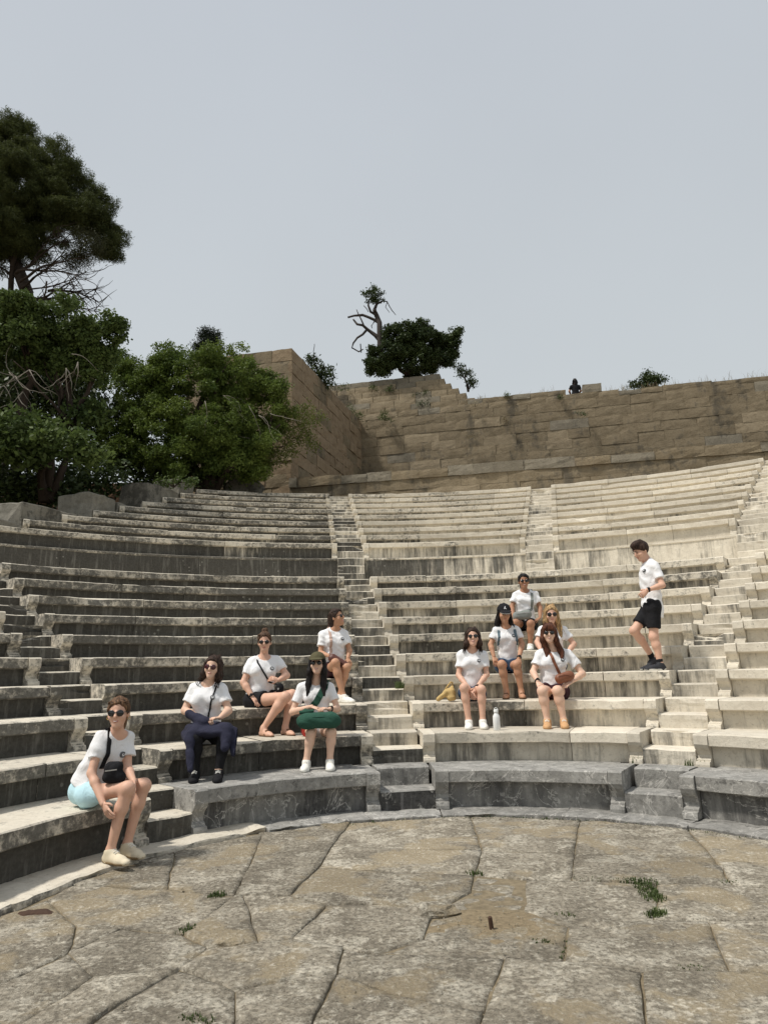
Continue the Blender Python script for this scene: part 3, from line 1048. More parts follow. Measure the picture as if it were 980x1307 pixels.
for (ka, kb, wdt, zt, seed) in ((11.98, 13.9, 1.35, rowgeo(13)[1] + 0.10, 1), (14.0, 14.95, 1.15, rowgeo(15)[1] + 0.16, 2), (15.0, 15.9, 0.7, rowgeo(15)[1] + 0.12, 6),
                                (16.3, 17.9, 1.0, rowgeo(18)[1] - 0.02, 3), (18.0, 18.9, 1.0, rowgeo(19)[1] + 0.14, 4), (9.9, 11.9, 1.3, rowgeo(12)[1] - 0.12, 5)):
    Ra, Rb = RU + (ka - 11) * T, RU + (kb - 11) * T
    a, b = cutpt(Ra) + pleft * 0.05, cutpt(Rb) + pleft * 0.05
    bm = bmesh.new()
    zb = rowgeo(max(11, int(ka) - 1))[1] - 0.9
    cs4 = [a + pleft * wdt, a, b, b + pleft * wdt]
    lo = [bm.verts.new((p.x, p.y, zb)) for p in cs4]
    hi = [bm.verts.new((p.x, p.y, zt)) for p in cs4]
    bm.faces.new(lo[::-1])
    bm.faces.new(hi)
    for i in range(4):
        bm.faces.new((lo[i], lo[(i + 1) % 4], hi[(i + 1) % 4], hi[i]))
    bmesh.ops.bevel(bm, geom=list(bm.edges), offset=0.025, segments=1, affect='EDGES')
    bmesh.ops.subdivide_edges(bm, edges=[e for e in bm.edges if e.calc_length() > 0.2], cuts=6, use_grid_fill=True)
    for v in bm.verts:
        v.co += jit(v.co, 0.06, 2.2, seed) + jit(v.co, 0.035, 7, seed)
    me = bpy.data.meshes.new('stone_block')
    bm.to_mesh(me)
    bm.free()
    link_mesh('stone_block', me, [m_parapet], root)
b_ = boulder('rock', at(310, 624, 25.2), (0.75, 0.4, 0.42), m_parapet, 3.3, 'low pointed rock behind the top left bench, before the shaded wall', 'rock')

# high ground
tg = link_mesh('terrace_ground', pymesh('terrace_ground', [(-7, 37.5, 14.0), (-1.5, 37.1, 14.0), (-1.2, 37.3, 14.6), (23, 32, 14.6), (40, 30, 14.4), (60, 120, 14.4), (-7, 120, 14.4)],
                                            [(0, 1, 2, 3, 4, 5, 6)]), [m_bank])
tag(tg, 'dry high terrace ground behind the walls', kind='structure')
ring('upper_path', RU + 8.9 * T, 26.0, 7.26, radians(-21), radians(48), m_bank, kind='structure')
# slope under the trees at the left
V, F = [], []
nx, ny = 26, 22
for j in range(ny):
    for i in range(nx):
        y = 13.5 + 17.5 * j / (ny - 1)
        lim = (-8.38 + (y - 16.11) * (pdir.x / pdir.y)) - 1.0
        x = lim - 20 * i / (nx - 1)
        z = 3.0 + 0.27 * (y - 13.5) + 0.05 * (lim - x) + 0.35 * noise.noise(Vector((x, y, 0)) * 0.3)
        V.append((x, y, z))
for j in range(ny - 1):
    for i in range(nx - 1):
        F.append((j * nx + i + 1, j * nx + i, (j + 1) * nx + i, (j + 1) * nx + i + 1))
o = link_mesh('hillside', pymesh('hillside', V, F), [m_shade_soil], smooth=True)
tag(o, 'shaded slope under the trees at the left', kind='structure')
# ================================================================== TREES AND PLANTS
def leaves_np(centers, spread, per, size, aspect, rng, droop=0.0, upbias=0.3, tri=False):
    """quads scattered round the centres: centers (n,3), spread (n,) or scalar"""
    C = np.repeat(np.asarray(centers, float), per, axis=0)
    n = len(C)
    sp = np.repeat(np.broadcast_to(np.asarray(spread, float), (len(centers),)), per)
    P_ = C + rng.normal(0, 1, (n, 3)) * sp[:, None] * np.array([1, 1, 0.75])
    nrm = rng.normal(0, 1, (n, 3))
    nrm[:, 2] = np.abs(nrm[:, 2]) + upbias
    nrm /= np.linalg.norm(nrm, axis=1)[:, None]
    t = np.cross(nrm, rng.normal(0, 1, (n, 3)))
    t /= np.linalg.norm(t, axis=1)[:, None] + 1e-9
    b = np.cross(nrm, t)
    s = size * rng.uniform(0.6, 1.35, n)[:, None]
    a, c = t * s, b * s * aspect
    dz = np.zeros((n, 3))
    dz[:, 2] = -droop * s[:, 0]
    V = np.stack([P_ - a, P_ - c * 0.9 + dz * .2, P_ + a + dz, P_ + c * 0.9 + dz * .2], 1).reshape(-1, 3)
    F = np.arange(4 * n).reshape(n, 4)
    return V, F


def blob_points(blobs, density, rng, shell=0.55):
    """clump centres in ellipsoids (c, r3): mostly towards the outside"""
    pts = []
    for c, r in blobs:
        vol = r[0] * r[1] * r[2]
        n = max(6, int(density * vol ** (2 / 3)))
        d = rng.normal(0, 1, (n, 3))
        d /= np.linalg.norm(d, axis=1)[:, None]
        rad = shell + (1 - shell) * rng.uniform(0, 1, n) ** 0.6
        rad *= 1 + 0.16 * rng.normal(0, 1, n)
        pts.append(np.array(c) + d * rad[:, None] * np.array(r))
    return np.concatenate(pts)


def tube(pts, radii, seg=7, wob=0.0, seed=0):
    V, F = [], []
    n = len(pts)
    pts = [Vector(p) for p in pts]
    for i in range(n):
        d = (pts[min(i + 1, n - 1)] - pts[max(i - 1, 0)])
        d.normalize()
        ref = Vector((0, 0, 1)) if abs(d.z) < 0.9 else Vector((1, 0, 0))
        x = d.cross(ref).normalized()
        y = d.cross(x)
        for j in range(seg):
            a = 2 * pi * j / seg
            r = radii[i] * (1 + wob * noise.noise(pts[i] * 2 + Vector((a, seed, 0))))
            V.append(pts[i] + x * cos(a) * r + y * sin(a) * r)
    for i in range(n - 1):
        for j in range(seg):
            k = (j + 1) % seg
            F.append((i * seg + j, i * seg + k, (i + 1) * seg + k, (i + 1) * seg + j))
    F.append(tuple(reversed(range(seg))))
    F.append(tuple((n - 1) * seg + j for j in range(seg)))
    return V, F


def curve_pts(p0, p1, n, bend, seed):
    p0, p1 = Vector(p0), Vector(p1)
    L = (p1 - p0).length
    out = []
    for i in range(n + 1):
        t = i / n
        p = p0.lerp(p1, t)
        k = sin(pi * t) * bend * L
        nz = noise.noise_vector(Vector((t * 2.3, seed, seed * 0.7)))
        out.append(p + nz * k + Vector((0, 0, bend * 0.4 * L * sin(pi * t))))
    return out


def join_tubes(lst):
    V, F = [], []
    for v, f in lst:
        b = len(V)
        V += v
        F += [tuple(i + b for i in ff) for ff in f]
    return V, F


def limbs(p0, p1, r0, r1, seed, forks=3, depth=1, bend=0.15):
    out = []
    pts = curve_pts(p0, p1, 7, bend, seed)
    rad = [r0 + (r1 - r0) * i / 7 for i in range(8)]
    out.append(tube(pts, rad, 6 if depth else 5, 0.3, seed))
    if depth > 0:
        rg = random.Random(seed)
        L = (Vector(p1) - Vector(p0)).length
        for i in range(forks):
            k = rg.randint(2, 7)
            d = (Vector(p1) - Vector(p0)).normalized() + Vector((rg.uniform(-1, 1), rg.uniform(-1, 1), rg.uniform(-0.5, 0.7))) * 0.9
            q = pts[k] + d.normalized() * L * rg.uniform(0.3, 0.6)
            out += limbs(pts[k], q, rad[k] * 0.6, r1 * 0.5, seed * 3.1 + i, max(2, forks - 1), depth - 1, bend)
    return out


def px_blobs(lst, dflat=0.9):
    """(px, py, rx, ry, Y) in photograph pixels -> ellipsoids in metres"""
    out = []
    for px, py, rx, ry, Y in lst:
        c = at(px, py, Y)
        m = mpp(Y)
        out.append(((c.x, c.y, c.z), (rx * m, rx * m * dflat, ry * m)))
    return out


m_leaf_bush = leaf_mat('bushy_tree_leaf', (0.060, 0.098, 0.022), (0.155, 0.205, 0.042), 0.6, 0.35)
m_leaf_fig = leaf_mat('broad_leaf', (0.048, 0.078, 0.024), (0.115, 0.160, 0.044), 0.6, 0.3)
m_leaf_pine = leaf_mat('pine_needle', (0.040, 0.052, 0.018), (0.100, 0.118, 0.038), 0.7, 0.3)
m_leaf_pine_y = leaf_mat('yellowing_pine_needle', (0.045, 0.048, 0.022), (0.075, 0.080, 0.036), 0.7, 0.12)
m_leaf_cyp = leaf_mat('cypress_scale', (0.012, 0.020, 0.010), (0.024, 0.038, 0.017), 0.7, 0.08)
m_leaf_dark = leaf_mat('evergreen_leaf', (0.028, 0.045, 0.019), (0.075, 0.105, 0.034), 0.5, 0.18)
m_leaf_lime = leaf_mat('young_lime_leaf', (0.07, 0.088, 0.022), (0.15, 0.165, 0.045), 0.6, 0.35)
m_leaf_dry = leaf_mat('dry_grass_stalk', (0.22, 0.18, 0.11), (0.34, 0.29, 0.19), 0.8, 0.3)
m_grass = leaf_mat('green_weed', (0.05, 0.075, 0.022), (0.10, 0.13, 0.045), 0.6, 0.3)


def puffs(blobs, d0, size, n, rng, shell):
    C0 = blob_points(blobs, d0, rng, shell)
    s = size * rng.uniform(0.6, 1.3, len(C0))
    C = np.repeat(C0, n, axis=0)
    d = rng.normal(0, 1, C.shape)
    d /= np.linalg.norm(d, axis=1)[:, None]
    return C + d * (np.repeat(s, n) * rng.uniform(0.55, 1.0, len(C)) ** 0.7)[:, None] * np.array([1, 1, 0.75])


def tree(name, label, cat, blobs, density, spread, per, leaf, aspect, mat, base, trunk_r, targets, bmat, seed, group=None, shell=0.55, twigs=None, forks=3, depth=1, parts=None, droop=0.25, puff=None):
    rng = np.random.default_rng(seed)
    root = empty(name, base, label, cat, group)
    tb = []
    for i, (q, r0, r1) in enumerate(targets):
        tb += limbs(base, q, trunk_r * r0, trunk_r * r1, seed + i * 1.3, forks, depth)
    V, F = join_tubes(tb)
    link_mesh('trunk', pymesh('trunk', V, F), [bmat], root, smooth=True)
    if blobs:
        C = puffs(blobs, density, puff[0], puff[1], rng, shell) if puff else blob_points(blobs, density, rng, shell)
        V, F = leaves_np(C, spread, per, leaf, aspect, rng, droop=droop)
        link_mesh('crown', npmesh('crown', V, F), [mat], root)
    for nm, bl, den, sp, pe, lf, asp, mt in (parts or []):
        C = blob_points(bl, den, rng, shell)
        V, F = leaves_np(C, sp, pe, lf, asp, rng, droop=droop)
        link_mesh(nm, npmesh(nm, V, F), [mt], root)
    if twigs:
        tw = []
        for i, (pts, r) in enumerate(twigs):
            tw.append(tube(pts, [r * (1 - 0.75 * k / (len(pts) - 1)) for k in range(len(pts))], 5, 0.3, i))
        V, F = join_tubes(tw)
        link_mesh('bare_branch', pymesh('bare_branch', V, F), [bmat if name == 'pine_tree' else m_bark_pale], root, smooth=True)
    return root


def pxpath(pts, Y, jitter=0.0, seed=0):
    out = []
    for i, (x, y) in enumerate(pts):
        out.append(at(x, y, Y + jitter * noise.noise(Vector((i * 0.9, seed, 0)))))
    return out


def twig_fan(p0s, dirs, Y, n, lpx, seed, r=0.02, down=0.4):
    """hanging bare twigs: paths in the place that start round p0 and droop"""
    rg = random.Random(seed)
    out = []
    for i in range(n):
        x, y = rg.choice(p0s)
        a = radians(rg.uniform(*dirs))
        pts = [(x, y)]
        for k in range(6):
            a += rg.uniform(-0.45, 0.45) + down * 0.12
            pts.append((pts[-1][0] + cos(a) * lpx / 6, pts[-1][1] + sin(a) * lpx / 6))
        out.append((pxpath(pts, Y + rg.uniform(-0.8, 0.8), 0.5, seed + i), r * rg.uniform(0.6, 1.2)))
    return out


# --- bushy tree in front of the masonry corner
B = px_blobs([(180, 500, 40, 42, 24.2), (215, 480, 38, 36, 24.2), (255, 480, 45, 40, 24.0), (300, 490, 45, 42, 24.2), (335, 520, 38, 40, 24.3), (205, 545, 48, 42, 23.8),
              (265, 545, 60, 45, 23.6), (325, 560, 42, 36, 24.0), (165, 560, 32, 40, 23.6), (235, 592, 55, 26, 23.8), (310, 590, 45, 22, 24.0), (158, 470, 22, 22, 24.2), (208, 458, 14, 14, 24.2)])
tw = twig_fan([(262, 512), (285, 505), (305, 528), (270, 535), (292, 545), (318, 518)], (-10, 120), 22.9, 8, 46, 4, 0.013)
tw += twig_fan([(330, 530), (345, 528)], (-20, 60), 23.2, 3, 45, 9, 0.012)
base = at(265, 640, 24.6)
tree('bushy_tree', 'broad bushy green tree covering the masonry corner, bare pale twigs inside', 'tree', B, 30, 0.085, 38, 0.047, 0.55, m_leaf_bush, base, 0.24,
     [(at(200, 500, 24.2), 0.8, .2), (at(260, 480, 24.2), 1, .2), (at(320, 510, 24.3), 0.8, .2), (at(340, 560, 24.0), 0.6, .2)], m_bark, 21, twigs=tw, shell=0.55, puff=(0.36, 14),
     parts=[('young_spray', px_blobs([(372, 545, 26, 20, 24.6), (395, 532, 18, 18, 25.0), (385, 565, 22, 16, 24.6), (350, 575, 24, 18, 24.2)]), 75, 0.15, 42, 0.05, 0.5, m_leaf_lime)])

# --- fig-like tree at the left edge
B = px_blobs([(20, 405, 55, 26, 19.4), (70, 412, 45, 28, 19.2), (110, 425, 36, 22, 19.2), (138, 416, 16, 9, 19.3), (35, 440, 60, 32, 19.6), (100, 450, 40, 24, 19.5), (128, 470, 24, 26, 19.8), (-40, 430, 50, 50, 19.6)])
Bl = px_blobs([(30, 548, 50, 18, 18.6), (80, 566, 42, 16, 18.4), (25, 580, 40, 14, 18.8), (115, 582, 22, 10, 18.6), (110, 528, 22, 14, 19.6), (-30, 560, 40, 40, 19)])
tw = twig_fan([(38, 472), (20, 480), (5, 492), (30, 500), (45, 478), (12, 475), (35, 520)], (20, 200), 18.7, 18, 50, 14, 0.015)
tw += twig_fan([(92, 452), (100, 462), (85, 470)], (-30, 140), 18.7, 9, 42, 24, 0.017)
base = at(60, 640, 20.2)
tree('fig_tree', 'leafy green tree at the left edge below the pine, pale tangled bare branches', 'tree', B, 36, 0.085, 36, 0.052, 0.7, m_leaf_fig, base, 0.22,
     [(at(30, 430, 19.6), 1, .2), (at(90, 430, 19.4), 0.8, .15), (at(125, 455, 19.6), 0.6, .12), (at(60, 570, 18.8), 0.5, .15)], m_bark, 33, twigs=tw, shell=0.55, puff=(0.30, 14),
     parts=[('lower_spray', Bl, 130, 0.16, 40, 0.075, 0.65, m_leaf_fig)])
# dark undergrowth below both trees
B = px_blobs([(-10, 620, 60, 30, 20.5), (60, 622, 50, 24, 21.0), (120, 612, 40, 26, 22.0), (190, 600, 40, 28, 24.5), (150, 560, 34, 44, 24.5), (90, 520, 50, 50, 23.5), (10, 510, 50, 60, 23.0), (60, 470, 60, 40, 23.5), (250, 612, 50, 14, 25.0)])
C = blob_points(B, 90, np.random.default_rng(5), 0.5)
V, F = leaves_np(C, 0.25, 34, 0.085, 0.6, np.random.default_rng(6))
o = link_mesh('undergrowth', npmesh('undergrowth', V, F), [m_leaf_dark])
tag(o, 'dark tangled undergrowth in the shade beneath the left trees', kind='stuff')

# --- stone pine
B = px_blobs([(-20, 200, 60, 46, 29.5), (25, 185, 42, 32, 29.5), (60, 205, 34, 28, 29.0), (88, 235, 32, 30, 29.2), (15, 240, 55, 45, 28.5), (60, 270, 48, 36, 28.8), (100, 275, 34, 28, 29.2),
              (122, 262, 20, 22, 29.6), (136, 300, 18, 24, 29.8), (142, 322, 13, 18, 29.8), (10, 300, 48, 36, 28.8), (-30, 290, 50, 60, 29), (128, 285, 16, 18, 29.5), (40, 318, 26, 14, 29.4)])
By = px_blobs([(112, 315, 22, 24, 28.6), (100, 335, 16, 14, 28.6)])
tw = []
rg = random.Random(44)
for (x0, y0, x1, y1, sag) in ((25, 360, 100, 330, -6), (28, 372, 118, 345, 4), (22, 345, 110, 355, -4), (30, 380, 95, 352, 10), (35, 385, 120, 368, 2), (20, 350, 90, 300, 0), (60, 372, 128, 385, -6),
                              (55, 385, 122, 398, -3), (18, 355, -10, 330, 0), (25, 368, 85, 318, 3), (30, 345, 75, 290, 0), (35, 390, 118, 378, 5)):
    pts = [(x0 + (x1 - x0) * t / 7 + rg.uniform(-2, 2), y0 + (y1 - y0) * t / 7 + sag * sin(pi * t / 7) + rg.uniform(-1.5, 1.5)) for t in range(8)]
    Yb = 29 + rg.uniform(-1, 1)
    tw.append((pxpath(pts, Yb, 0.6, x0), 0.07 * rg.uniform(0.6, 1.1)))
    for k in range(14):
        i = rg.randint(2, 7)
        a = radians(rg.uniform(-60, 70))
        q = [pts[i]]
        for s in range(4):
            a += rg.uniform(-0.35, 0.35)
            q.append((q[-1][0] + cos(a) * 7, q[-1][1] + sin(a) * 7))
        tw.append((pxpath(q, Yb + rg.uniform(-.5, .5), 0.3, k), 0.022))
base = at(14, 440, 29.5)
base.z = 5.0
tree('pine_tree', 'tall dark umbrella pine at the left edge with bare lower branches', 'tree', B, 23, 0.10, 60, 0.072, 0.18, m_leaf_pine, base, 0.46,
     [(at(18, 330, 29.3), 1, .6), (at(30, 290, 29.0), 0.6, .2), (at(-10, 290, 29.3), 0.6, .2)], m_bark, 55, twigs=tw, shell=0.72, puff=(0.52, 22), forks=2, depth=0,
     parts=[('yellowing_spray', By, 120, 0.18, 70, 0.08, 0.18, m_leaf_pine_y)], droop=0.1)

# --- cypress tip behind the bushy tree
B = px_blobs([(266, 432, 13, 15, 33), (266, 448, 20, 16, 33), (268, 465, 24, 20, 33), (270, 500, 28, 40, 33)])
base = at(268, 560, 33)
tree('cypress_tree', 'dark rounded cypress tip rising behind the bushy tree', 'tree', B, 150, 0.13, 110, 0.06, 0.35, m_leaf_cyp, base, 0.2, [(at(266, 440, 33), 1, .2)], m_bark, 61, shell=0.7, depth=0)

# --- gnarled old tree on the wall
YG = 36.6
root = empty('gnarled_tree', at(487, 478, YG), 'gnarled half-bare tree on the wall with one small tuft of leaves', 'tree')
gp = [([(488, 478), (486, 455), (485, 430), (484, 412), (480, 402), (478, 395)], 0.20, 0.11), ([(484, 412), (477, 408), (470, 405), (463, 402), (452, 403), (444, 405)], 0.10, 0.05),
      ([(486, 436), (479, 428), (470, 421), (463, 415), (456, 414), (451, 408)], 0.12, 0.05), ([(468, 421), (463, 427), (456, 431), (451, 438), (449, 444), (458, 449), (463, 446)], 0.07, 0.035),
      ([(480, 402), (473, 398), (470, 390), (471, 382)], 0.08, 0.04), ([(478, 395), (481, 387), (479, 378)], 0.09, 0.05), ([(482, 400), (478, 403), (476, 396)], 0.05, 0.03),
      ([(464, 415), (461, 408), (457, 400), (455, 395)], 0.045, 0.02), ([(481, 388), (489, 384), (494, 385), (497, 391), (500, 396), (505, 402)], 0.05, 0.015), ([(494, 386), (492, 392), (497, 399)], 0.025, 0.012),
      ([(460, 439), (461, 450)], 0.03, 0.03), ([(478, 410), (474, 416), (475, 419)], 0.04, 0.02), ([(464, 390), (468, 394), (470, 398)], 0.02, 0.02)]
tb = []
for i, (pp, r0, r1) in enumerate(gp):
    pts = pxpath(pp, YG, 0.5, i)
    n = len(pts)
    tb.append(tube(pts, [r0 + (r1 - r0) * k / (n - 1) for k in range(n)], 7, 0.45, i))
V, F = join_tubes(tb)
link_mesh('trunk', pymesh('trunk', V, F), [m_bark_grey], root, smooth=True)
g = np.random.default_rng(8)
C = blob_points(px_blobs([(471, 377, 11, 9, YG), (478, 372, 10, 9, YG), (483, 379, 10, 8, YG), (476, 384, 9, 5, YG)]), 90, g, 0.4)
V, F = leaves_np(C, 0.09, 34, 0.055, 0.6, g)
link_mesh('crown', npmesh('crown', V, F), [m_leaf_dark], root)

SH = [
    ('bushy_tree', 'dense dark evergreen bush spreading along the top of the stepped wall', 'bush',
     [(492, 455, 26, 22, 36.4), (510, 438, 28, 24, 36.4), (535, 432, 26, 18, 36.6), (550, 445, 28, 24, 36.4), (572, 432, 17, 15, 36.5), (520, 462, 36, 20, 36.2), (478, 466, 15, 16, 36.4), (575, 446, 14, 12, 36.5), (555, 462, 20, 12, 36.3)],
     (520, 478, 36.5), 0.14, 26, 0.09, 40, 0.062, 0.6, m_leaf_dark),
    ('shrub', 'dark leafy shrub hanging over the broken right end of the stepped wall', 'shrub', [(594, 478, 9, 11, 35.6), (602, 487, 9, 8, 35.4), (588, 470, 6, 6, 35.6)], (597, 500, 35.6), 0.05, 90, 0.11, 36, 0.06, 0.55, m_leaf_dark),
    ('shrub', 'dark drooping shrub sprouting from the top of the masonry corner', 'shrub', [(405, 470, 13, 15, 30.6), (415, 484, 12, 14, 30.8), (400, 458, 9, 8, 30.4), (423, 474, 8, 7, 31), (412, 500, 9, 10, 31.2)], (412, 510, 31.6), 0.07, 90, 0.12, 36, 0.075, 0.4, m_leaf_dark),
    ('bush', 'low rounded dark bush on the right end of the skyline wall', 'bush', [(825, 486, 16, 9, 35.0), (840, 487, 12, 7, 35), (812, 490, 10, 6, 35), (828, 480, 9, 6, 35)], (826, 496, 35), 0.07, 90, 0.13, 40, 0.07, 0.5, m_leaf_dark),
    ('shrub', 'bright green shrub growing behind the parapet blocks at the foot of the bushy tree', 'shrub', [(205, 614, 10, 5, 21.4), (222, 611, 12, 6, 21.4), (240, 615, 9, 5, 21.4)], (222, 622, 21.4), 0.03, 110, 0.08, 26, 0.05, 0.6, m_leaf_fig),
    ('wall_plant', 'bright green round tuft at the left foot of the stepped tiers', 'plant', [(491, 531, 9, 7, 35.3)], (491, 537, 35.3), 0.02, 120, 0.10, 40, 0.05, 0.35, m_grass),
    ('wall_plant', 'green tuft in the corner where bastion and stepped tiers meet', 'plant', [(457, 530, 7, 6, 35.6), (449, 521, 7, 6, 35.6)], (458, 536, 35.8), 0.02, 110, 0.10, 34, 0.05, 0.35, m_grass),
    ('wall_plant', 'dull green clump in the middle of the stepped tiers', 'plant', [(541, 503, 10, 4, 35.8), (532, 505, 8, 4, 35.8)], (538, 508, 35.8), 0.02, 100, 0.09, 34, 0.05, 0.35, m_grass),
    ('wall_plant', 'greyish tuft low down in the stepped tiers', 'plant', [(539, 516, 9, 4, 35.3)], (539, 519, 35.4), 0.02, 100, 0.09, 30, 0.05, 0.3, m_leaf_dark),
    ('wall_plant', 'flat green clump below the coping of the stepped tiers, left of centre', 'plant', [(477, 493, 9, 4, 36.3)], (477, 497, 36.4), 0.02, 100, 0.09, 30, 0.05, 0.35, m_grass),
    ('wall_plant', 'small green tuft between two joints of the stepped tiers', 'plant', [(497, 497, 5, 5, 36.1)], (497, 501, 36.2), 0.02, 120, 0.08, 30, 0.05, 0.35, m_grass),
    ('wall_plant', 'thin green growth at the far left end of the stepped tiers', 'plant', [(440, 494, 9, 3, 36.4)], (440, 497, 36.4), 0.02, 100, 0.09, 26, 0.05, 0.35, m_grass),
    ('wall_plant', 'brownish weed at the right end of the stepped tiers', 'plant', [(606, 516, 5, 3, 34.4)], (606, 519, 34.5), 0.02, 100, 0.08, 26, 0.04, 0.25, m_leaf_dry),
    ('wall_plant', 'dark weed in a joint below the person on the wall', 'plant', [(741, 528, 6, 3.5, 33.2)], (741, 531, 33.3), 0.02, 110, 0.07, 26, 0.05, 0.25, m_leaf_dark),
    ('wall_plant', 'small green weed on the wall left of the seated person', 'plant', [(715, 506, 3, 4, 33.6)], (715, 509, 33.6), 0.02, 110, 0.07, 26, 0.05, 0.25, m_grass),
    ('wall_plant', 'brown tuft in a joint of the great wall below the stepped tiers', 'plant', [(602, 556, 7, 3, 34.3)], (602, 559, 34.4), 0.02, 110, 0.09, 26, 0.05, 0.25, m_leaf_dry),
    ('wall_plant', 'small dark weed high on the great wall right of the stepped tiers', 'plant', [(645, 536, 4, 6, 34.1)], (645, 541, 34.2), 0.02, 110, 0.08, 26, 0.05, 0.25, m_leaf_dry),
    ('wall_plant', 'small green tuft on the coping above the left part of the great wall', 'plant', [(645, 503, 6, 3, 34.3)], (645, 506, 34.3), 0.02, 110, 0.07, 26, 0.05, 0.25, m_grass),
]
for i, (nm, lab, cat, bl, (bx, by, bY), tr, den, sp, per, lf, asp, mt) in enumerate(SH):
    bb = px_blobs(bl)
    tg_ = [(Vector(bb[min(j, len(bb) - 1)][0]), 1, .4) for j in range(min(3, len(bb)))]
    tree(nm, lab, cat, bb, den, sp, per, lf, asp, mt, at(bx, by, bY), tr, tg_, m_bark, 100 + i, shell=0.35 if nm != 'bushy_tree' else 0.6, depth=0 if tr < .05 else 1, forks=2, puff=(0.34, 13) if nm == 'bushy_tree' else None)

# --- grass tufts
def blades(spots, name, label, mat, seed):
    rg = np.random.default_rng(seed)
    V, F = [], []
    for (c, rad, n, h, wd) in spots:
        for i in range(n):
            a, r = rg.uniform(0, 2 * pi), rad * math.sqrt(rg.uniform(0, 1))
            p = Vector(c) + Vector((cos(a) * r, sin(a) * r, 0))
            b = rg.uniform(0, 2 * pi)
            l = h * rg.uniform(0.5, 1.3)
            lean = Vector((cos(b), sin(b), 0)) * l * rg.uniform(0.1, 0.7)
            sd = Vector((-sin(b), cos(b), 0)) * wd
            k = len(V)
            V += [p - sd, p + sd, p + lean * 0.4 + sd * 0.8 + Vector((0, 0, l * 0.6)), p + lean * 0.4 - sd * 0.8 + Vector((0, 0, l * 0.6)), p + lean + Vector((0, 0, l * 0.85))]
            F += [(k, k + 1, k + 2, k + 3), (k + 3, k + 2, k + 4)]
    o = link_mesh(name, pymesh(name, V, F), [mat])
    return tag(o, label, kind='stuff')


sp = []
def line_tufts(p, q, n, rad, cnt, h):
    for i in range(n):
        t = (i + 0.5) / n
        x, y = p[0] + (q[0] - p[0]) * t, p[1] + (q[1] - p[1]) * t
        sp.append((at_z(x, y, -0.01), rad, cnt, h, 0.004))


line_tufts((272, 1146), (283, 1142), 3, 0.05, 26, 0.03)
line_tufts((232, 1192), (243, 1185), 3, 0.05, 24, 0.03)
line_tufts((732, 1123), (815, 1126), 10, 0.04, 9, 0.02)
line_tufts((795, 1126), (832, 1128), 5, 0.07, 34, 0.03)
line_tufts((818, 1130), (836, 1150), 8, 0.075, 46, 0.03)
line_tufts((830, 1169), (846, 1169), 3, 0.05, 40, 0.045)
line_tufts((686, 1201), (703, 1203), 3, 0.04, 12, 0.012)
line_tufts((702, 1166), (735, 1170), 4, 0.03, 7, 0.018)
line_tufts((600, 1115), (610, 1118), 2, 0.05, 26, 0.03)
line_tufts((866, 1234), (900, 1238), 4, 0.04, 7, 0.015)
line_tufts((724, 1200), (718, 1226), 4, 0.02, 6, 0.012)
line_tufts((232, 1302), (268, 1306), 4, 0.04, 18, 0.025)
line_tufts((920, 1126), (940, 1128), 2, 0.04, 14, 0.02)
for i in range(46):                     # along the foot of the kerb
    a = radians(-30 + 82 * i / 46 + random.uniform(-1, 1))
    if random.random() < 0.35 and a < 0: continue
    sp.append((Vector(polar(R1 - 0.285 + random.uniform(-0.01, 0.01), a, -0.02)), 0.06, 12, 0.03, 0.004))
for (x, y, z) in ((575, 977, 0), (884, 982, 0), (912, 981, 0)):
    pass
blades(sp, 'weeds', 'small green weeds growing in the paving joints and along the kerb', m_grass, 3)
sp = []
for i in range(9):
    Rr, hh, bb_ = rowgeo(4)
    sp.append((Vector(polar(Rr - 0.02 - 0.02 * i, az_line(-7.2, 0.22, Rr), bb_ + RISE / 2 + 0.002)), 0.06, 16, 0.10, 0.005))
for (az_, k) in ((37.6, 1), (39.5, 1), (30.0, 1)):
    Rr, hh, bb_ = rowgeo(k)
    sp.append((Vector(polar(Rr + T + 0.02, radians(az_), hh)), 0.05, 18, 0.08, 0.005))
blades(sp, 'weeds', 'green weeds growing in the corners of the stairways', m_grass, 5)
sp = []
rg = random.Random(9)
wd_ = (W1 - W0).normalized()
for i in range(120):
    s = rg.uniform(s_low - 0.5, wl - 1) if i < 95 else rg.uniform(5.5, s_person - 1)
    p = W0 + wd_ * s + Vector((0.05, 0.3)) * rg.uniform(0.2, 1)
    sp.append((Vector((p.x, p.y, 14.85 if s > s_end_cap else 15.15)), 0.12, rg.randint(2, 6), rg.uniform(0.15, 0.45), 0.006))
for (x, y) in ((740, 640), (745, 645), (750, 642), (826, 640), (830, 645)):
    pass
blades(sp, 'dry_grass', 'dry pale grass stalks along the top of the great wall', m_leaf_dry, 7)
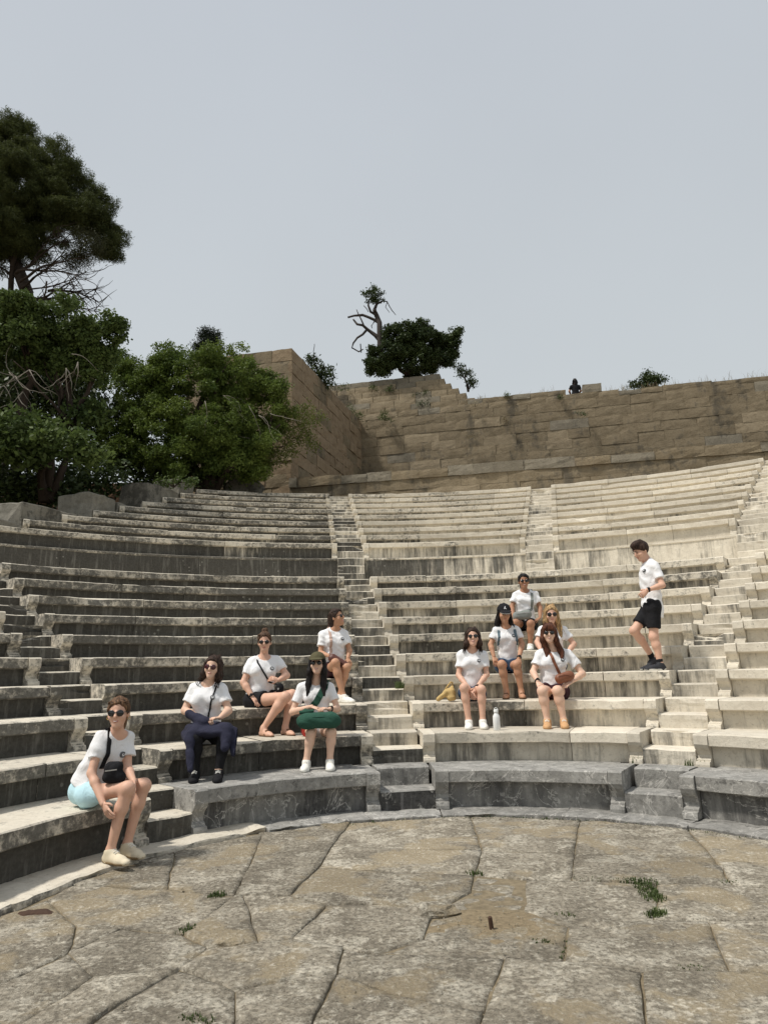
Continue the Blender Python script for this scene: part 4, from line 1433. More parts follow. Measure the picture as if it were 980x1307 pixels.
# ================================================================== PEOPLE
JOINTS = {
 'P1': {'head': (-2.272, 6.216, 1.179), 'neck': (-2.304, 6.286, 1.009), 'shR': (-2.42, 6.186, 0.994), 'shL': (-2.214, 6.386, 0.973), 'elR': (-2.433, 6.106, 0.702), 'wrR': (-2.277, 5.986, 0.485), 'haR': (-2.196, 5.936, 0.393), 'elL': (-2.211, 6.306, 0.714), 'wrL': (-2.098, 6.146, 0.622), 'haL': (-2.056, 6.066, 0.49), 'pel': (-2.555, 6.286, 0.55), 'hipR': (-2.48, 6.186, 0.528), 'hipL': (-2.531, 6.386, 0.566), 'knR': (-2.101, 6.016, 0.593), 'knL': (-2.052, 6.266, 0.579), 'anR': (-2.216, 6.036, 0.13), 'anL': (-2.156, 6.236, 0.13), 'toR': (-2.027, 5.916, 0.07), 'toL': (-1.999, 6.126, 0.07)},
 'P2': {'head': (-1.903, 7.92, 1.56), 'neck': (-1.959, 7.96, 1.386), 'shR': (-2.159, 7.98, 1.332), 'shL': (-1.782, 7.98, 1.324), 'elR': (-2.193, 7.92, 1.097), 'wrR': (-1.954, 7.72, 1.014), 'haR': (-1.841, 7.66, 1.008), 'elL': (-1.716, 7.9, 1.087), 'wrL': (-1.77, 7.74, 1.025), 'haL': (-1.841, 7.66, 1.023), 'pel': (-1.991, 8.02, 0.842), 'hipR': (-2.075, 8.02, 0.819), 'hipL': (-1.897, 8.02, 0.823), 'knR': (-1.976, 7.58, 0.839), 'knL': (-1.685, 7.6, 0.861), 'anR': (-1.968, 7.57, 0.515), 'anL': (-1.731, 7.57, 0.515), 'toR': (-1.945, 7.4, 0.455), 'toL': (-1.706, 7.4, 0.455)},
 'P3': {'head': (-1.533, 9.043, 1.869), 'neck': (-1.548, 9.093, 1.668), 'shR': (-1.725, 9.043, 1.623), 'shL': (-1.361, 9.163, 1.645), 'elR': (-1.774, 8.973, 1.368), 'wrR': (-1.65, 8.893, 1.2), 'haR': (-1.541, 8.823, 1.09), 'elL': (-1.265, 9.123, 1.44), 'wrL': (-1.341, 8.973, 1.386), 'haL': (-1.413, 8.943, 1.407), 'pel': (-1.601, 9.103, 1.164), 'hipR': (-1.661, 9.063, 1.138), 'hipL': (-1.52, 9.143, 1.151), 'knR': (-1.227, 8.723, 1.187), 'knL': (-1.172, 8.943, 1.206), 'anR': (-1.482, 8.723, 0.838), 'anL': (-1.238, 8.823, 0.838), 'toR': (-1.368, 8.593, 0.778), 'toL': (-1.125, 8.673, 0.778)},
 'P4': {'head': (-0.825, 8.534, 1.577), 'neck': (-0.841, 8.594, 1.37), 'shR': (-1.055, 8.614, 1.312), 'shL': (-0.649, 8.614, 1.302), 'elR': (-1.12, 8.554, 1.022), 'wrR': (-0.869, 8.334, 1.088), 'haR': (-0.758, 8.284, 1.054), 'elL': (-0.591, 8.554, 1.045), 'wrL': (-0.667, 8.354, 1.057), 'haL': (-0.749, 8.284, 1.071), 'pel': (-0.837, 8.634, 0.827), 'hipR': (-0.91, 8.634, 0.811), 'hipL': (-0.754, 8.634, 0.807), 'knR': (-0.868, 8.234, 0.807), 'knL': (-0.641, 8.234, 0.81), 'anR': (-0.917, 8.214, 0.515), 'anL': (-0.661, 8.234, 0.515), 'toR': (-0.922, 8.034, 0.455), 'toL': (-0.638, 8.054, 0.455)},
 'P5': {'head': (-0.695, 10.051, 2.228), 'neck': (-0.721, 10.091, 2.068), 'shR': (-0.938, 10.051, 1.995), 'shL': (-0.56, 10.151, 2.002), 'elR': (-0.922, 9.991, 1.724), 'wrR': (-0.792, 9.851, 1.686), 'haR': (-0.681, 9.771, 1.62), 'elL': (-0.527, 10.091, 1.76), 'wrL': (-0.544, 9.991, 1.652), 'haL': (-0.509, 9.911, 1.566), 'pel': (-0.749, 10.111, 1.499), 'hipR': (-0.811, 10.071, 1.489), 'hipL': (-0.674, 10.131, 1.486), 'knR': (-0.698, 9.711, 1.588), 'knL': (-0.556, 9.791, 1.524), 'anR': (-0.596, 9.691, 1.161), 'anL': (-0.647, 9.831, 1.161), 'toR': (-0.466, 9.551, 1.101), 'toL': (-0.566, 9.691, 1.101)},
 'P6': {'head': (1.127, 9.493, 1.887), 'neck': (1.113, 9.533, 1.716), 'shR': (0.936, 9.543, 1.67), 'shL': (1.307, 9.543, 1.651), 'elR': (0.918, 9.483, 1.389), 'wrR': (1.025, 9.243, 1.214), 'haR': (1.053, 9.183, 1.129), 'elL': (1.285, 9.483, 1.39), 'wrL': (1.115, 9.243, 1.231), 'haL': (1.062, 9.173, 1.129), 'pel': (1.089, 9.563, 1.165), 'hipR': (1.017, 9.563, 1.157), 'hipL': (1.17, 9.563, 1.153), 'knR': (0.946, 9.143, 1.237), 'knL': (1.16, 9.143, 1.213), 'anR': (0.985, 9.143, 0.838), 'anL': (1.159, 9.143, 0.838), 'toR': (0.964, 8.983, 0.778), 'toL': (1.153, 8.983, 0.778)},
 'P7': {'head': (1.651, 10.054, 2.228), 'neck': (1.675, 10.134, 2.047), 'shR': (1.507, 10.144, 1.997), 'shL': (1.861, 10.144, 2), 'elR': (1.447, 10.114, 1.791), 'wrR': (1.469, 10.024, 1.627), 'haR': (1.485, 9.954, 1.52), 'elL': (1.883, 10.094, 1.791), 'wrL': (1.794, 9.914, 1.596), 'haL': (1.772, 9.834, 1.481), 'pel': (1.681, 10.174, 1.507), 'hipR': (1.604, 10.174, 1.498), 'hipL': (1.757, 10.174, 1.495), 'knR': (1.528, 9.754, 1.517), 'knL': (1.728, 9.754, 1.512), 'anR': (1.574, 9.774, 1.161), 'anL': (1.771, 9.774, 1.161), 'toR': (1.533, 9.614, 1.101), 'toL': (1.759, 9.614, 1.101)},
 'P8': {'head': (2.222, 11.424, 2.84), 'neck': (2.231, 11.464, 2.68), 'shR': (2.051, 11.464, 2.622), 'shL': (2.442, 11.464, 2.625), 'elR': (2.006, 11.424, 2.418), 'wrR': (1.99, 11.244, 2.256), 'haR': (2.032, 11.164, 2.176), 'elL': (2.456, 11.424, 2.395), 'wrL': (2.411, 11.264, 2.235), 'haL': (2.304, 11.184, 2.171), 'pel': (2.213, 11.484, 2.157), 'hipR': (2.137, 11.484, 2.146), 'hipL': (2.3, 11.484, 2.142), 'knR': (1.988, 11.064, 2.146), 'knL': (2.216, 11.064, 2.129), 'anR': (1.949, 11.084, 1.808), 'anL': (2.189, 11.084, 1.808), 'toR': (1.904, 10.924, 1.748), 'toL': (2.152, 10.924, 1.748)},
 'P9': {'head': (2.277, 9.915, 2.191), 'neck': (2.295, 9.995, 2.035), 'shR': (2.119, 10.005, 1.985), 'shL': (2.489, 10.005, 1.977), 'elR': (2.063, 9.955, 1.802), 'wrR': (2.086, 9.755, 1.659), 'haR': (2.131, 9.685, 1.625), 'elL': (2.568, 9.955, 1.769), 'wrL': (2.404, 9.775, 1.621), 'haL': (2.31, 9.695, 1.601), 'pel': (2.285, 10.035, 1.502), 'hipR': (2.209, 10.035, 1.493), 'hipL': (2.36, 10.035, 1.49), 'knR': (2.103, 9.635, 1.533), 'knL': (2.311, 9.635, 1.528), 'anR': (2.087, 9.635, 1.161), 'anL': (2.262, 9.635, 1.161), 'toR': (2.053, 9.495, 1.101), 'toL': (2.235, 9.495, 1.101)},
 'P10': {'head': (2.079, 9.26, 1.903), 'neck': (2.13, 9.33, 1.696), 'shR': (1.926, 9.34, 1.642), 'shL': (2.37, 9.34, 1.641), 'elR': (1.847, 9.28, 1.407), 'wrR': (1.858, 9.08, 1.293), 'haR': (1.874, 9, 1.218), 'elL': (2.468, 9.26, 1.373), 'wrL': (2.281, 9.1, 1.283), 'haL': (2.15, 9.02, 1.23), 'pel': (2.097, 9.36, 1.167), 'hipR': (2.016, 9.36, 1.159), 'hipL': (2.186, 9.36, 1.155), 'knR': (1.878, 8.94, 1.182), 'knL': (2.06, 8.94, 1.178), 'anR': (1.91, 8.94, 0.838), 'anL': (2.109, 8.94, 0.838), 'toR': (1.869, 8.78, 0.778), 'toL': (2.082, 8.78, 0.778)},
 'P11': {'head': (3.484, 9.586, 2.997), 'neck': (3.562, 9.606, 2.858), 'shR': (3.6, 9.756, 2.814), 'shL': (3.625, 9.456, 2.769), 'elR': (3.733, 9.786, 2.544), 'wrR': (3.521, 9.636, 2.467), 'haR': (3.423, 9.556, 2.407), 'elL': (3.652, 9.386, 2.487), 'wrL': (3.449, 9.386, 2.429), 'haL': (3.366, 9.436, 2.354), 'pel': (3.572, 9.606, 2.251), 'hipR': (3.577, 9.686, 2.227), 'hipL': (3.539, 9.526, 2.213), 'knR': (3.306, 9.636, 1.915), 'knL': (3.507, 9.496, 1.821), 'anR': (3.548, 9.716, 1.552), 'anL': (3.545, 9.476, 1.477), 'toR': (3.34, 9.636, 1.424), 'toL': (3.351, 9.436, 1.424)},
}


class Vox:
    """distance field on a grid; bodies are grown as one smooth surface"""
    def __init__(s, lo, hi, h):
        s.h = h
        s.lo = np.array(lo, float) - 3 * h
        n = np.ceil((np.array(hi, float) + 3 * h - s.lo) / h).astype(int) + 1
        s.n = n
        s.F = np.full(n, 0.25, np.float32)

    def sub(s, lo, hi):
        a = np.clip(np.floor((np.array(lo) - s.lo) / s.h).astype(int), 0, s.n)
        b = np.clip(np.ceil((np.array(hi) - s.lo) / s.h).astype(int) + 1, 0, s.n)
        sl = tuple(slice(a[i], b[i]) for i in range(3))
        ax = [s.lo[i] + s.h * np.arange(a[i], b[i]) for i in range(3)]
        return sl, np.meshgrid(*ax, indexing='ij')

    def _put(s, sl, d, k, mode='add'):
        f = s.F[sl]
        if mode == 'add':
            if k > 0:
                q = np.maximum(k - np.abs(f - d), 0) / k
                s.F[sl] = np.minimum(f, d) - q * q * k * 0.25
            else:
                s.F[sl] = np.minimum(f, d)
        else:
            if k > 0:
                q = np.maximum(k - np.abs(f + d), 0) / k
                s.F[sl] = np.maximum(f, -d) + q * q * k * 0.25
            else:
                s.F[sl] = np.maximum(f, -d)

    def cone(s, a, b, ra, rb, k=0.03, flat=None, fs=1.0, mode='add'):
        """round cone from a to b; flat = direction squeezed by the factor fs"""
        a, b = np.array(a, float), np.array(b, float)
        m = max(ra, rb) + k + 2 * s.h
        sl, (X, Y, Z) = s.sub(np.minimum(a, b) - m, np.maximum(a, b) + m)
        if X.size == 0: return
        ab = b - a
        px, py, pz = X - a[0], Y - a[1], Z - a[2]
        if flat is not None:
            n = np.array(flat, float)
            n /= np.linalg.norm(n)
            dd = (px * n[0] + py * n[1] + pz * n[2]) * (fs - 1)
            px, py, pz = px + n[0] * dd, py + n[1] * dd, pz + n[2] * dd
            ab = ab + n * (ab @ n) * (fs - 1)
        L = ab @ ab + 1e-12
        t = np.clip((px * ab[0] + py * ab[1] + pz * ab[2]) / L, 0, 1)
        d = np.sqrt((px - t * ab[0]) ** 2 + (py - t * ab[1]) ** 2 + (pz - t * ab[2]) ** 2) - (ra + (rb - ra) * t)
        s._put(sl, d.astype(np.float32), k, mode)

    def ell(s, c, r, fr, k=0.03, mode='add'):
        """ellipsoid: radii r along the three axes fr"""
        c = np.array(c, float)
        m = max(r) + k + 2 * s.h
        sl, (X, Y, Z) = s.sub(c - m, c + m)
        if X.size == 0: return
        q = [(X - c[0]) * f[0] + (Y - c[1]) * f[1] + (Z - c[2]) * f[2] for f in fr]
        k0 = np.sqrt(sum((q[i] / r[i]) ** 2 for i in range(3)))
        k1 = np.sqrt(sum((q[i] / r[i] ** 2) ** 2 for i in range(3))) + 1e-9
        d = np.where(k0 < 1e-3, -min(r), k0 * (k0 - 1) / k1)
        s._put(sl, d.astype(np.float32), k, mode)

    def cut(s, p, n):
        """remove everything on the side of plane (p, n) that n points to"""
        X, Y, Z = s.axes()
        d = (X - p[0]) * n[0] + (Y - p[1]) * n[1] + (Z - p[2]) * n[2]
        s.F = np.maximum(s.F, d.astype(np.float32))

    def axes(s):
        ax = [s.lo[i] + s.h * np.arange(s.n[i]) for i in range(3)]
        return np.meshgrid(*ax, indexing='ij', sparse=True)

    def folds(s, amp, freq, seed, d=(0.4, 0.2, 1.0)):
        X, Y, Z = s.axes()
        r = np.random.default_rng(seed)
        n = 0
        for i in range(5):
            k = np.array(d) * freq * r.uniform(0.6, 1.8) + r.normal(0, freq * 0.55, 3)
            n = n + np.sin(X * k[0] + Y * k[1] + Z * k[2] + r.uniform(0, 6) + 1.3 * np.sin(X * k[2] * .5 - Y * k[0] * 0.4 + Z * k[1] * 0.3 + i))
        s.F = (s.F + n * (amp / 3)).astype(np.float32)

    def val(s, p):
        i = np.round((np.array(p) - s.lo) / s.h).astype(int)
        if (i < 0).any() or (i >= s.n).any(): return 1.0
        return s.F[tuple(i)]

    def ray(s, p, d, n=400):
        """first point of the surface from p along d"""
        p, d = np.array(p, float), np.array(d, float)
        d /= np.linalg.norm(d)
        st = s.h * 0.5
        for _ in range(n):
            if s.val(p) < 0: return p
            p = p + d * st
        return None

    def mesh(s, name):
        F = s.F
        ins = F < 0
        cnt = np.zeros(np.array(F.shape) - 1, np.int8)
        for dx in (0, 1):
            for dy in (0, 1):
                for dz in (0, 1):
                    cnt += ins[dx:F.shape[0] - 1 + dx, dy:F.shape[1] - 1 + dy, dz:F.shape[2] - 1 + dz]
        I = np.argwhere((cnt > 0) & (cnt < 8))
        if len(I) == 0: return None
        idx = np.full(cnt.shape, -1, np.int32)
        idx[I[:, 0], I[:, 1], I[:, 2]] = np.arange(len(I))
        acc, num = np.zeros((len(I), 3)), np.zeros(len(I))
        cor = [(0, 0, 0), (1, 0, 0), (0, 1, 0), (1, 1, 0), (0, 0, 1), (1, 0, 1), (0, 1, 1), (1, 1, 1)]
        fv = [F[I[:, 0] + c[0], I[:, 1] + c[1], I[:, 2] + c[2]] for c in cor]
        for a in range(8):
            for b in range(a + 1, 8):
                if sum(abs(cor[a][i] - cor[b][i]) for i in range(3)) != 1: continue
                m = (fv[a] < 0) != (fv[b] < 0)
                t = fv[a][m] / (fv[a][m] - fv[b][m])
                acc[m] += np.array(cor[a]) + t[:, None] * (np.array(cor[b]) - np.array(cor[a]))
                num[m] += 1
        V = s.lo + s.h * (I + acc / num[:, None])
        Q = []
        for ax in range(3):
            o1, o2 = [(1, 2), (2, 0), (0, 1)][ax]
            sh = [slice(None)] * 3
            sh[ax] = slice(0, -1)
            sh2 = [slice(None)] * 3
            sh2[ax] = slice(1, None)
            A, B = ins[tuple(sh)], ins[tuple(sh2)]
            E = np.argwhere(A != B)
            E = E[(E[:, o1] > 0) & (E[:, o2] > 0) & (E[:, o1] < cnt.shape[o1]) & (E[:, o2] < cnt.shape[o2])]
            if len(E) == 0: continue
            e1, e2 = np.zeros(3, int), np.zeros(3, int)
            e1[o1], e2[o2] = 1, 1
            q = np.stack([idx[tuple((E - e1 - e2).T)], idx[tuple((E - e2).T)], idx[tuple(E.T)], idx[tuple((E - e1).T)]], 1)
            flip = ~A[tuple(E.T)]
            q[flip] = q[flip][:, ::-1]
            Q.append(q)
        Q = np.concatenate(Q)
        Q = Q[(Q >= 0).all(1)]
        return npmesh(name, V, Q)


def nv(v):
    v = np.array(v, float)
    return v / (np.linalg.norm(v) + 1e-12)


def lp(a, b, t): return np.array(a, float) * (1 - t) + np.array(b, float) * t


def skin(name, col):
    M = Mat(name, 0.55, 0.35)
    n = M.noise(M.P(), 18, 4)
    c = M.mix(n, tuple(v * 0.86 for v in col), tuple(min(1, v * 1.1) for v in col))
    M.color(c)
    try:
        M.b.inputs['Subsurface Weight'].default_value = 0.06
        M.b.inputs['Subsurface Radius'].default_value = (0.02, 0.008, 0.004)
    except Exception:
        pass
    return M.m


def hair_mat(name, col):
    M = Mat(name, 0.6, 0.2)
    n = M.noise(M.P((1, 1, 0.12)), 70, 4, 0.6)
    M.color(M.mix(M.step(n, 0.35, 0.68), tuple(v * 0.4 for v in col), tuple(min(1, v * 1.9) for v in col)))
    M.bump(n, 0.9, 0.012)
    return M.m


def cloth(name, col, var=0.08, rough=0.9, sc=35, bump=0.25):
    M = Mat(name, rough, 0.15)
    n = M.noise(M.P(), sc, 4)
    f = M.noise(M.P((1, 1, 0.7)), 11, 3, 0.5, 1.2)
    c = M.mix(n, tuple(v * (1 - var) for v in col), tuple(min(1, v * (1 + var)) for v in col))
    M.color(M.tint(c, 0.05))
    M.bump(M.math('ADD', M.math('MULTIPLY', f, 1.0), M.math('MULTIPLY', n, 0.12)), 0.7, 0.022)
    return M.m


m_white = cloth('white_cotton', (0.80, 0.80, 0.81), 0.04, sc=14)
m_black = cloth('black_cloth', (0.016, 0.016, 0.018), 0.2)
m_denim = cloth('blue_denim', (0.045, 0.075, 0.13), 0.35, sc=40)
m_ltblue = cloth('light_blue_cloth', (0.48, 0.70, 0.78), 0.06)
m_navy = cloth('navy_cloth', (0.027, 0.028, 0.048), 0.2)
m_maroon = cloth('dark_maroon_cloth', (0.05, 0.022, 0.028), 0.2)
m_red = cloth('red_cloth', (0.42, 0.05, 0.04), 0.15)
m_green = cloth('dark_green_cloth', (0.03, 0.085, 0.06), 0.15)
m_olive = cloth('olive_cloth', (0.10, 0.09, 0.05), 0.12)
m_greybag = cloth('grey_cloth', (0.22, 0.235, 0.22), 0.1)
m_bluegrey = cloth('blue_grey_webbing', (0.12, 0.17, 0.20), 0.1)
m_brownlea = plain('brown_leather', (0.20, 0.072, 0.035), 0.5, 0.4, 0.25, 25, 0.2, 0.003)
m_darklea = plain('dark_brown_leather', (0.11, 0.04, 0.03), 0.5, 0.4, 0.25, 25, 0.2, 0.003)
m_beige = cloth('beige_webbing', (0.50, 0.36, 0.30), 0.1)
m_straw = plain('woven_straw', (0.50, 0.36, 0.16), 0.9, 0.1, 0.3, 70, 0.6, 0.006)
m_cream_shoe = plain('cream_canvas', (0.68, 0.60, 0.45), 0.8, 0.2, 0.08, 40)
m_white_shoe = plain('white_canvas', (0.78, 0.77, 0.72), 0.8, 0.2, 0.06, 40)
m_gum = plain('gum_sole', (0.30, 0.22, 0.13), 0.8, 0.2, 0.1, 40)
m_tan_shoe = plain('tan_suede', (0.55, 0.33, 0.17), 0.9, 0.1, 0.12, 40)
m_dk_shoe = plain('dark_trainer', (0.035, 0.037, 0.042), 0.7, 0.2, 0.2, 40)
m_sandal = plain('brown_sandal', (0.16, 0.09, 0.05), 0.7, 0.3, 0.15, 40)
m_lens = plain('dark_lens', (0.012, 0.011, 0.011), 0.12, 0.6, 0.1, 5)
m_lens_r = plain('wine_lens', (0.055, 0.010, 0.014), 0.12, 0.6, 0.1, 5)
m_frame = plain('black_plastic', (0.02, 0.018, 0.016), 0.35, 0.5, 0.1, 5)
m_lip = plain('lip', (0.48, 0.17, 0.15), 0.5, 0.4, 0.08, 40)
m_teeth = plain('teeth', (0.75, 0.72, 0.66), 0.4, 0.4, 0.03, 40)
m_metal = plain('steel', (0.5, 0.5, 0.5), 0.3, 0.5, 0.05, 20)
m_metal.node_tree.nodes['Principled BSDF'].inputs['Metallic'].default_value = 0.8
m_gold = plain('gold', (0.6, 0.4, 0.12), 0.3, 0.5, 0.05, 20)
m_bottle = plain('white_enamel', (0.78, 0.79, 0.78), 0.35, 0.45, 0.02, 20)
m_emb_d = plain('dark_print', (0.13, 0.135, 0.14), 0.8, 0.1, 0.1, 30)
m_emb_w = plain('white_print', (0.75, 0.75, 0.76), 0.8, 0.1, 0.02, 30)
m_eye = plain('dark_eye', (0.02, 0.015, 0.012), 0.2, 0.5, 0.1, 30)
SK_F = skin('fair_skin', (0.66, 0.40, 0.29))
SK_M = skin('tanned_skin', (0.50, 0.27, 0.165))
SK_P = skin('pale_skin', (0.70, 0.46, 0.34))
SK_D = skin('brown_skin', (0.36, 0.18, 0.105))


def tubemesh(pts, r, seg=8, cap=True):
    rr = r if isinstance(r, (list, tuple)) else [r] * len(pts)
    return tube([Vector(p) for p in pts], rr, seg)


def finger_tubes(wr, ha, pn, thumb_side, sc=1.0, curl=0.5, spread=0.14):
    """palm and five fingers: wr wrist, ha a point on the knuckle-to-fingertip line, pn palm normal (towards what is held), thumb_side a direction"""
    wr, ha = np.array(wr, float), np.array(ha, float)
    d = nv(ha - wr)
    pn = nv(np.array(pn, float) - d * (np.array(pn, float) @ d))
    sd = nv(np.cross(d, pn))
    if sd @ np.array(thumb_side, float) < 0: sd = -sd
    kn = wr + d * 0.088 * sc
    out = []
    palm = [(wr - d * 0.012, 0.024), (wr + d * 0.03 * sc, 0.031), (wr + d * 0.065 * sc, 0.038), (kn + d * 0.006, 0.034)]
    # palm: flattened tube
    V, F = [], []
    seg = 12
    for p, r in palm:
        for j in range(seg):
            a = 2 * pi * j / seg
            V.append(Vector(p + sd * cos(a) * r * 1.05 * sc + pn * sin(a) * 0.0145 * sc))
    for i in range(len(palm) - 1):
        for j in range(seg):
            k = (j + 1) % seg
            F.append((i * seg + j, i * seg + k, (i + 1) * seg + k, (i + 1) * seg + j))
    F.append(tuple(reversed(range(seg))))
    F.append(tuple((len(palm) - 1) * seg + j for j in range(seg)))
    out.append((V, F))
    for i, (x, l) in enumerate(((0.030, 0.072), (0.010, 0.080), (-0.010, 0.075), (-0.028, 0.058))):
        b = kn + sd * x * sc
        dd = nv(d + sd * (x * spread * 10) * 0.6)
        c1 = curl * (0.8 + 0.12 * i)
        d1 = nv(dd * cos(c1 * 0.6) + pn * sin(c1 * 0.6))
        d2 = nv(dd * cos(c1 * 1.5) + pn * sin(c1 * 1.5))
        d3 = nv(dd * cos(c1 * 2.1) + pn * sin(c1 * 2.1))
        l *= sc
        p1 = b + d1 * l * 0.45
        p2 = p1 + d2 * l * 0.32
        p3 = p2 + d3 * l * 0.25
        out.append(tubemesh([b - d1 * 0.012, b + d1 * l * 0.2, p1, p2, p3 - d3 * 0.004, p3], [0.0095 * sc, 0.0092 * sc, 0.0090 * sc, 0.0080 * sc, 0.0068 * sc, 0.003 * sc], 7))
    tb = wr + d * 0.028 * sc + sd * 0.026 * sc + pn * 0.004
    t1 = nv(d * 0.65 + sd * 0.75 + pn * 0.25)
    t2 = nv(d * 0.95 + sd * 0.25 + pn * 0.35)
    out.append(tubemesh([tb - t1 * 0.01, tb + t1 * 0.02 * sc, tb + t1 * 0.036 * sc, tb + t1 * 0.036 * sc + t2 * 0.026 * sc, tb + t1 * 0.036 * sc + t2 * 0.032 * sc],
                        [0.014 * sc, 0.0125 * sc, 0.0105 * sc, 0.008 * sc, 0.003 * sc], 7))
    return out


def join_into(me, extra):
    """append tubes (V, F) to a mesh: one continuous object"""
    V, F = join_tubes(extra)
    bm = bmesh.new()
    bm.from_mesh(me)
    vs = [bm.verts.new(v) for v in V]
    for f in F:
        try: bm.faces.new([vs[i] for i in f])
        except ValueError: pass
    bm.to_mesh(me)
    bm.free()
    return me


def ribbon(pts, nrms, wd, th):
    """strap with real thickness along pts, face turned to nrms"""
    V, F = [], []
    n = len(pts)
    for i in range(n):
        p, m = np.array(pts[i], float), nv(nrms[i])
        t = nv(np.array(pts[min(i + 1, n - 1)], float) - np.array(pts[max(i - 1, 0)], float))
        s = nv(np.cross(t, m))
        for a, b in ((-1, 0), (1, 0), (1, 1), (-1, 1)):
            V.append(p + s * a * wd / 2 + m * (b * th))
    for i in range(n - 1):
        for j in range(4):
            k = (j + 1) % 4
            F.append((i * 4 + j, i * 4 + k, (i + 1) * 4 + k, (i + 1) * 4 + j))
    F.append((3, 2, 1, 0))
    F.append(tuple((n - 1) * 4 + j for j in range(4)))
    return V, F


def disc(c, nrm, up, r, th, n=20, r_in=0.0, z=0.0):
    c, nrm = np.array(c, float), nv(nrm)
    up = nv(np.array(up) - nrm * (np.array(up) @ nrm))
    sd = np.cross(up, nrm)
    V, F = [], []
    for k in range(2):
        for i in range(n):
            a = 2 * pi * i / n
            V.append(c + (sd * cos(a) + up * sin(a)) * r + nrm * (z + th * k))
    for i in range(n):
        j = (i + 1) % n
        F.append((i, j, n + j, n + i))
    F.append(tuple(n + i for i in range(n)))
    F.append(tuple(reversed(range(n))))
    return V, F


WORN = {}


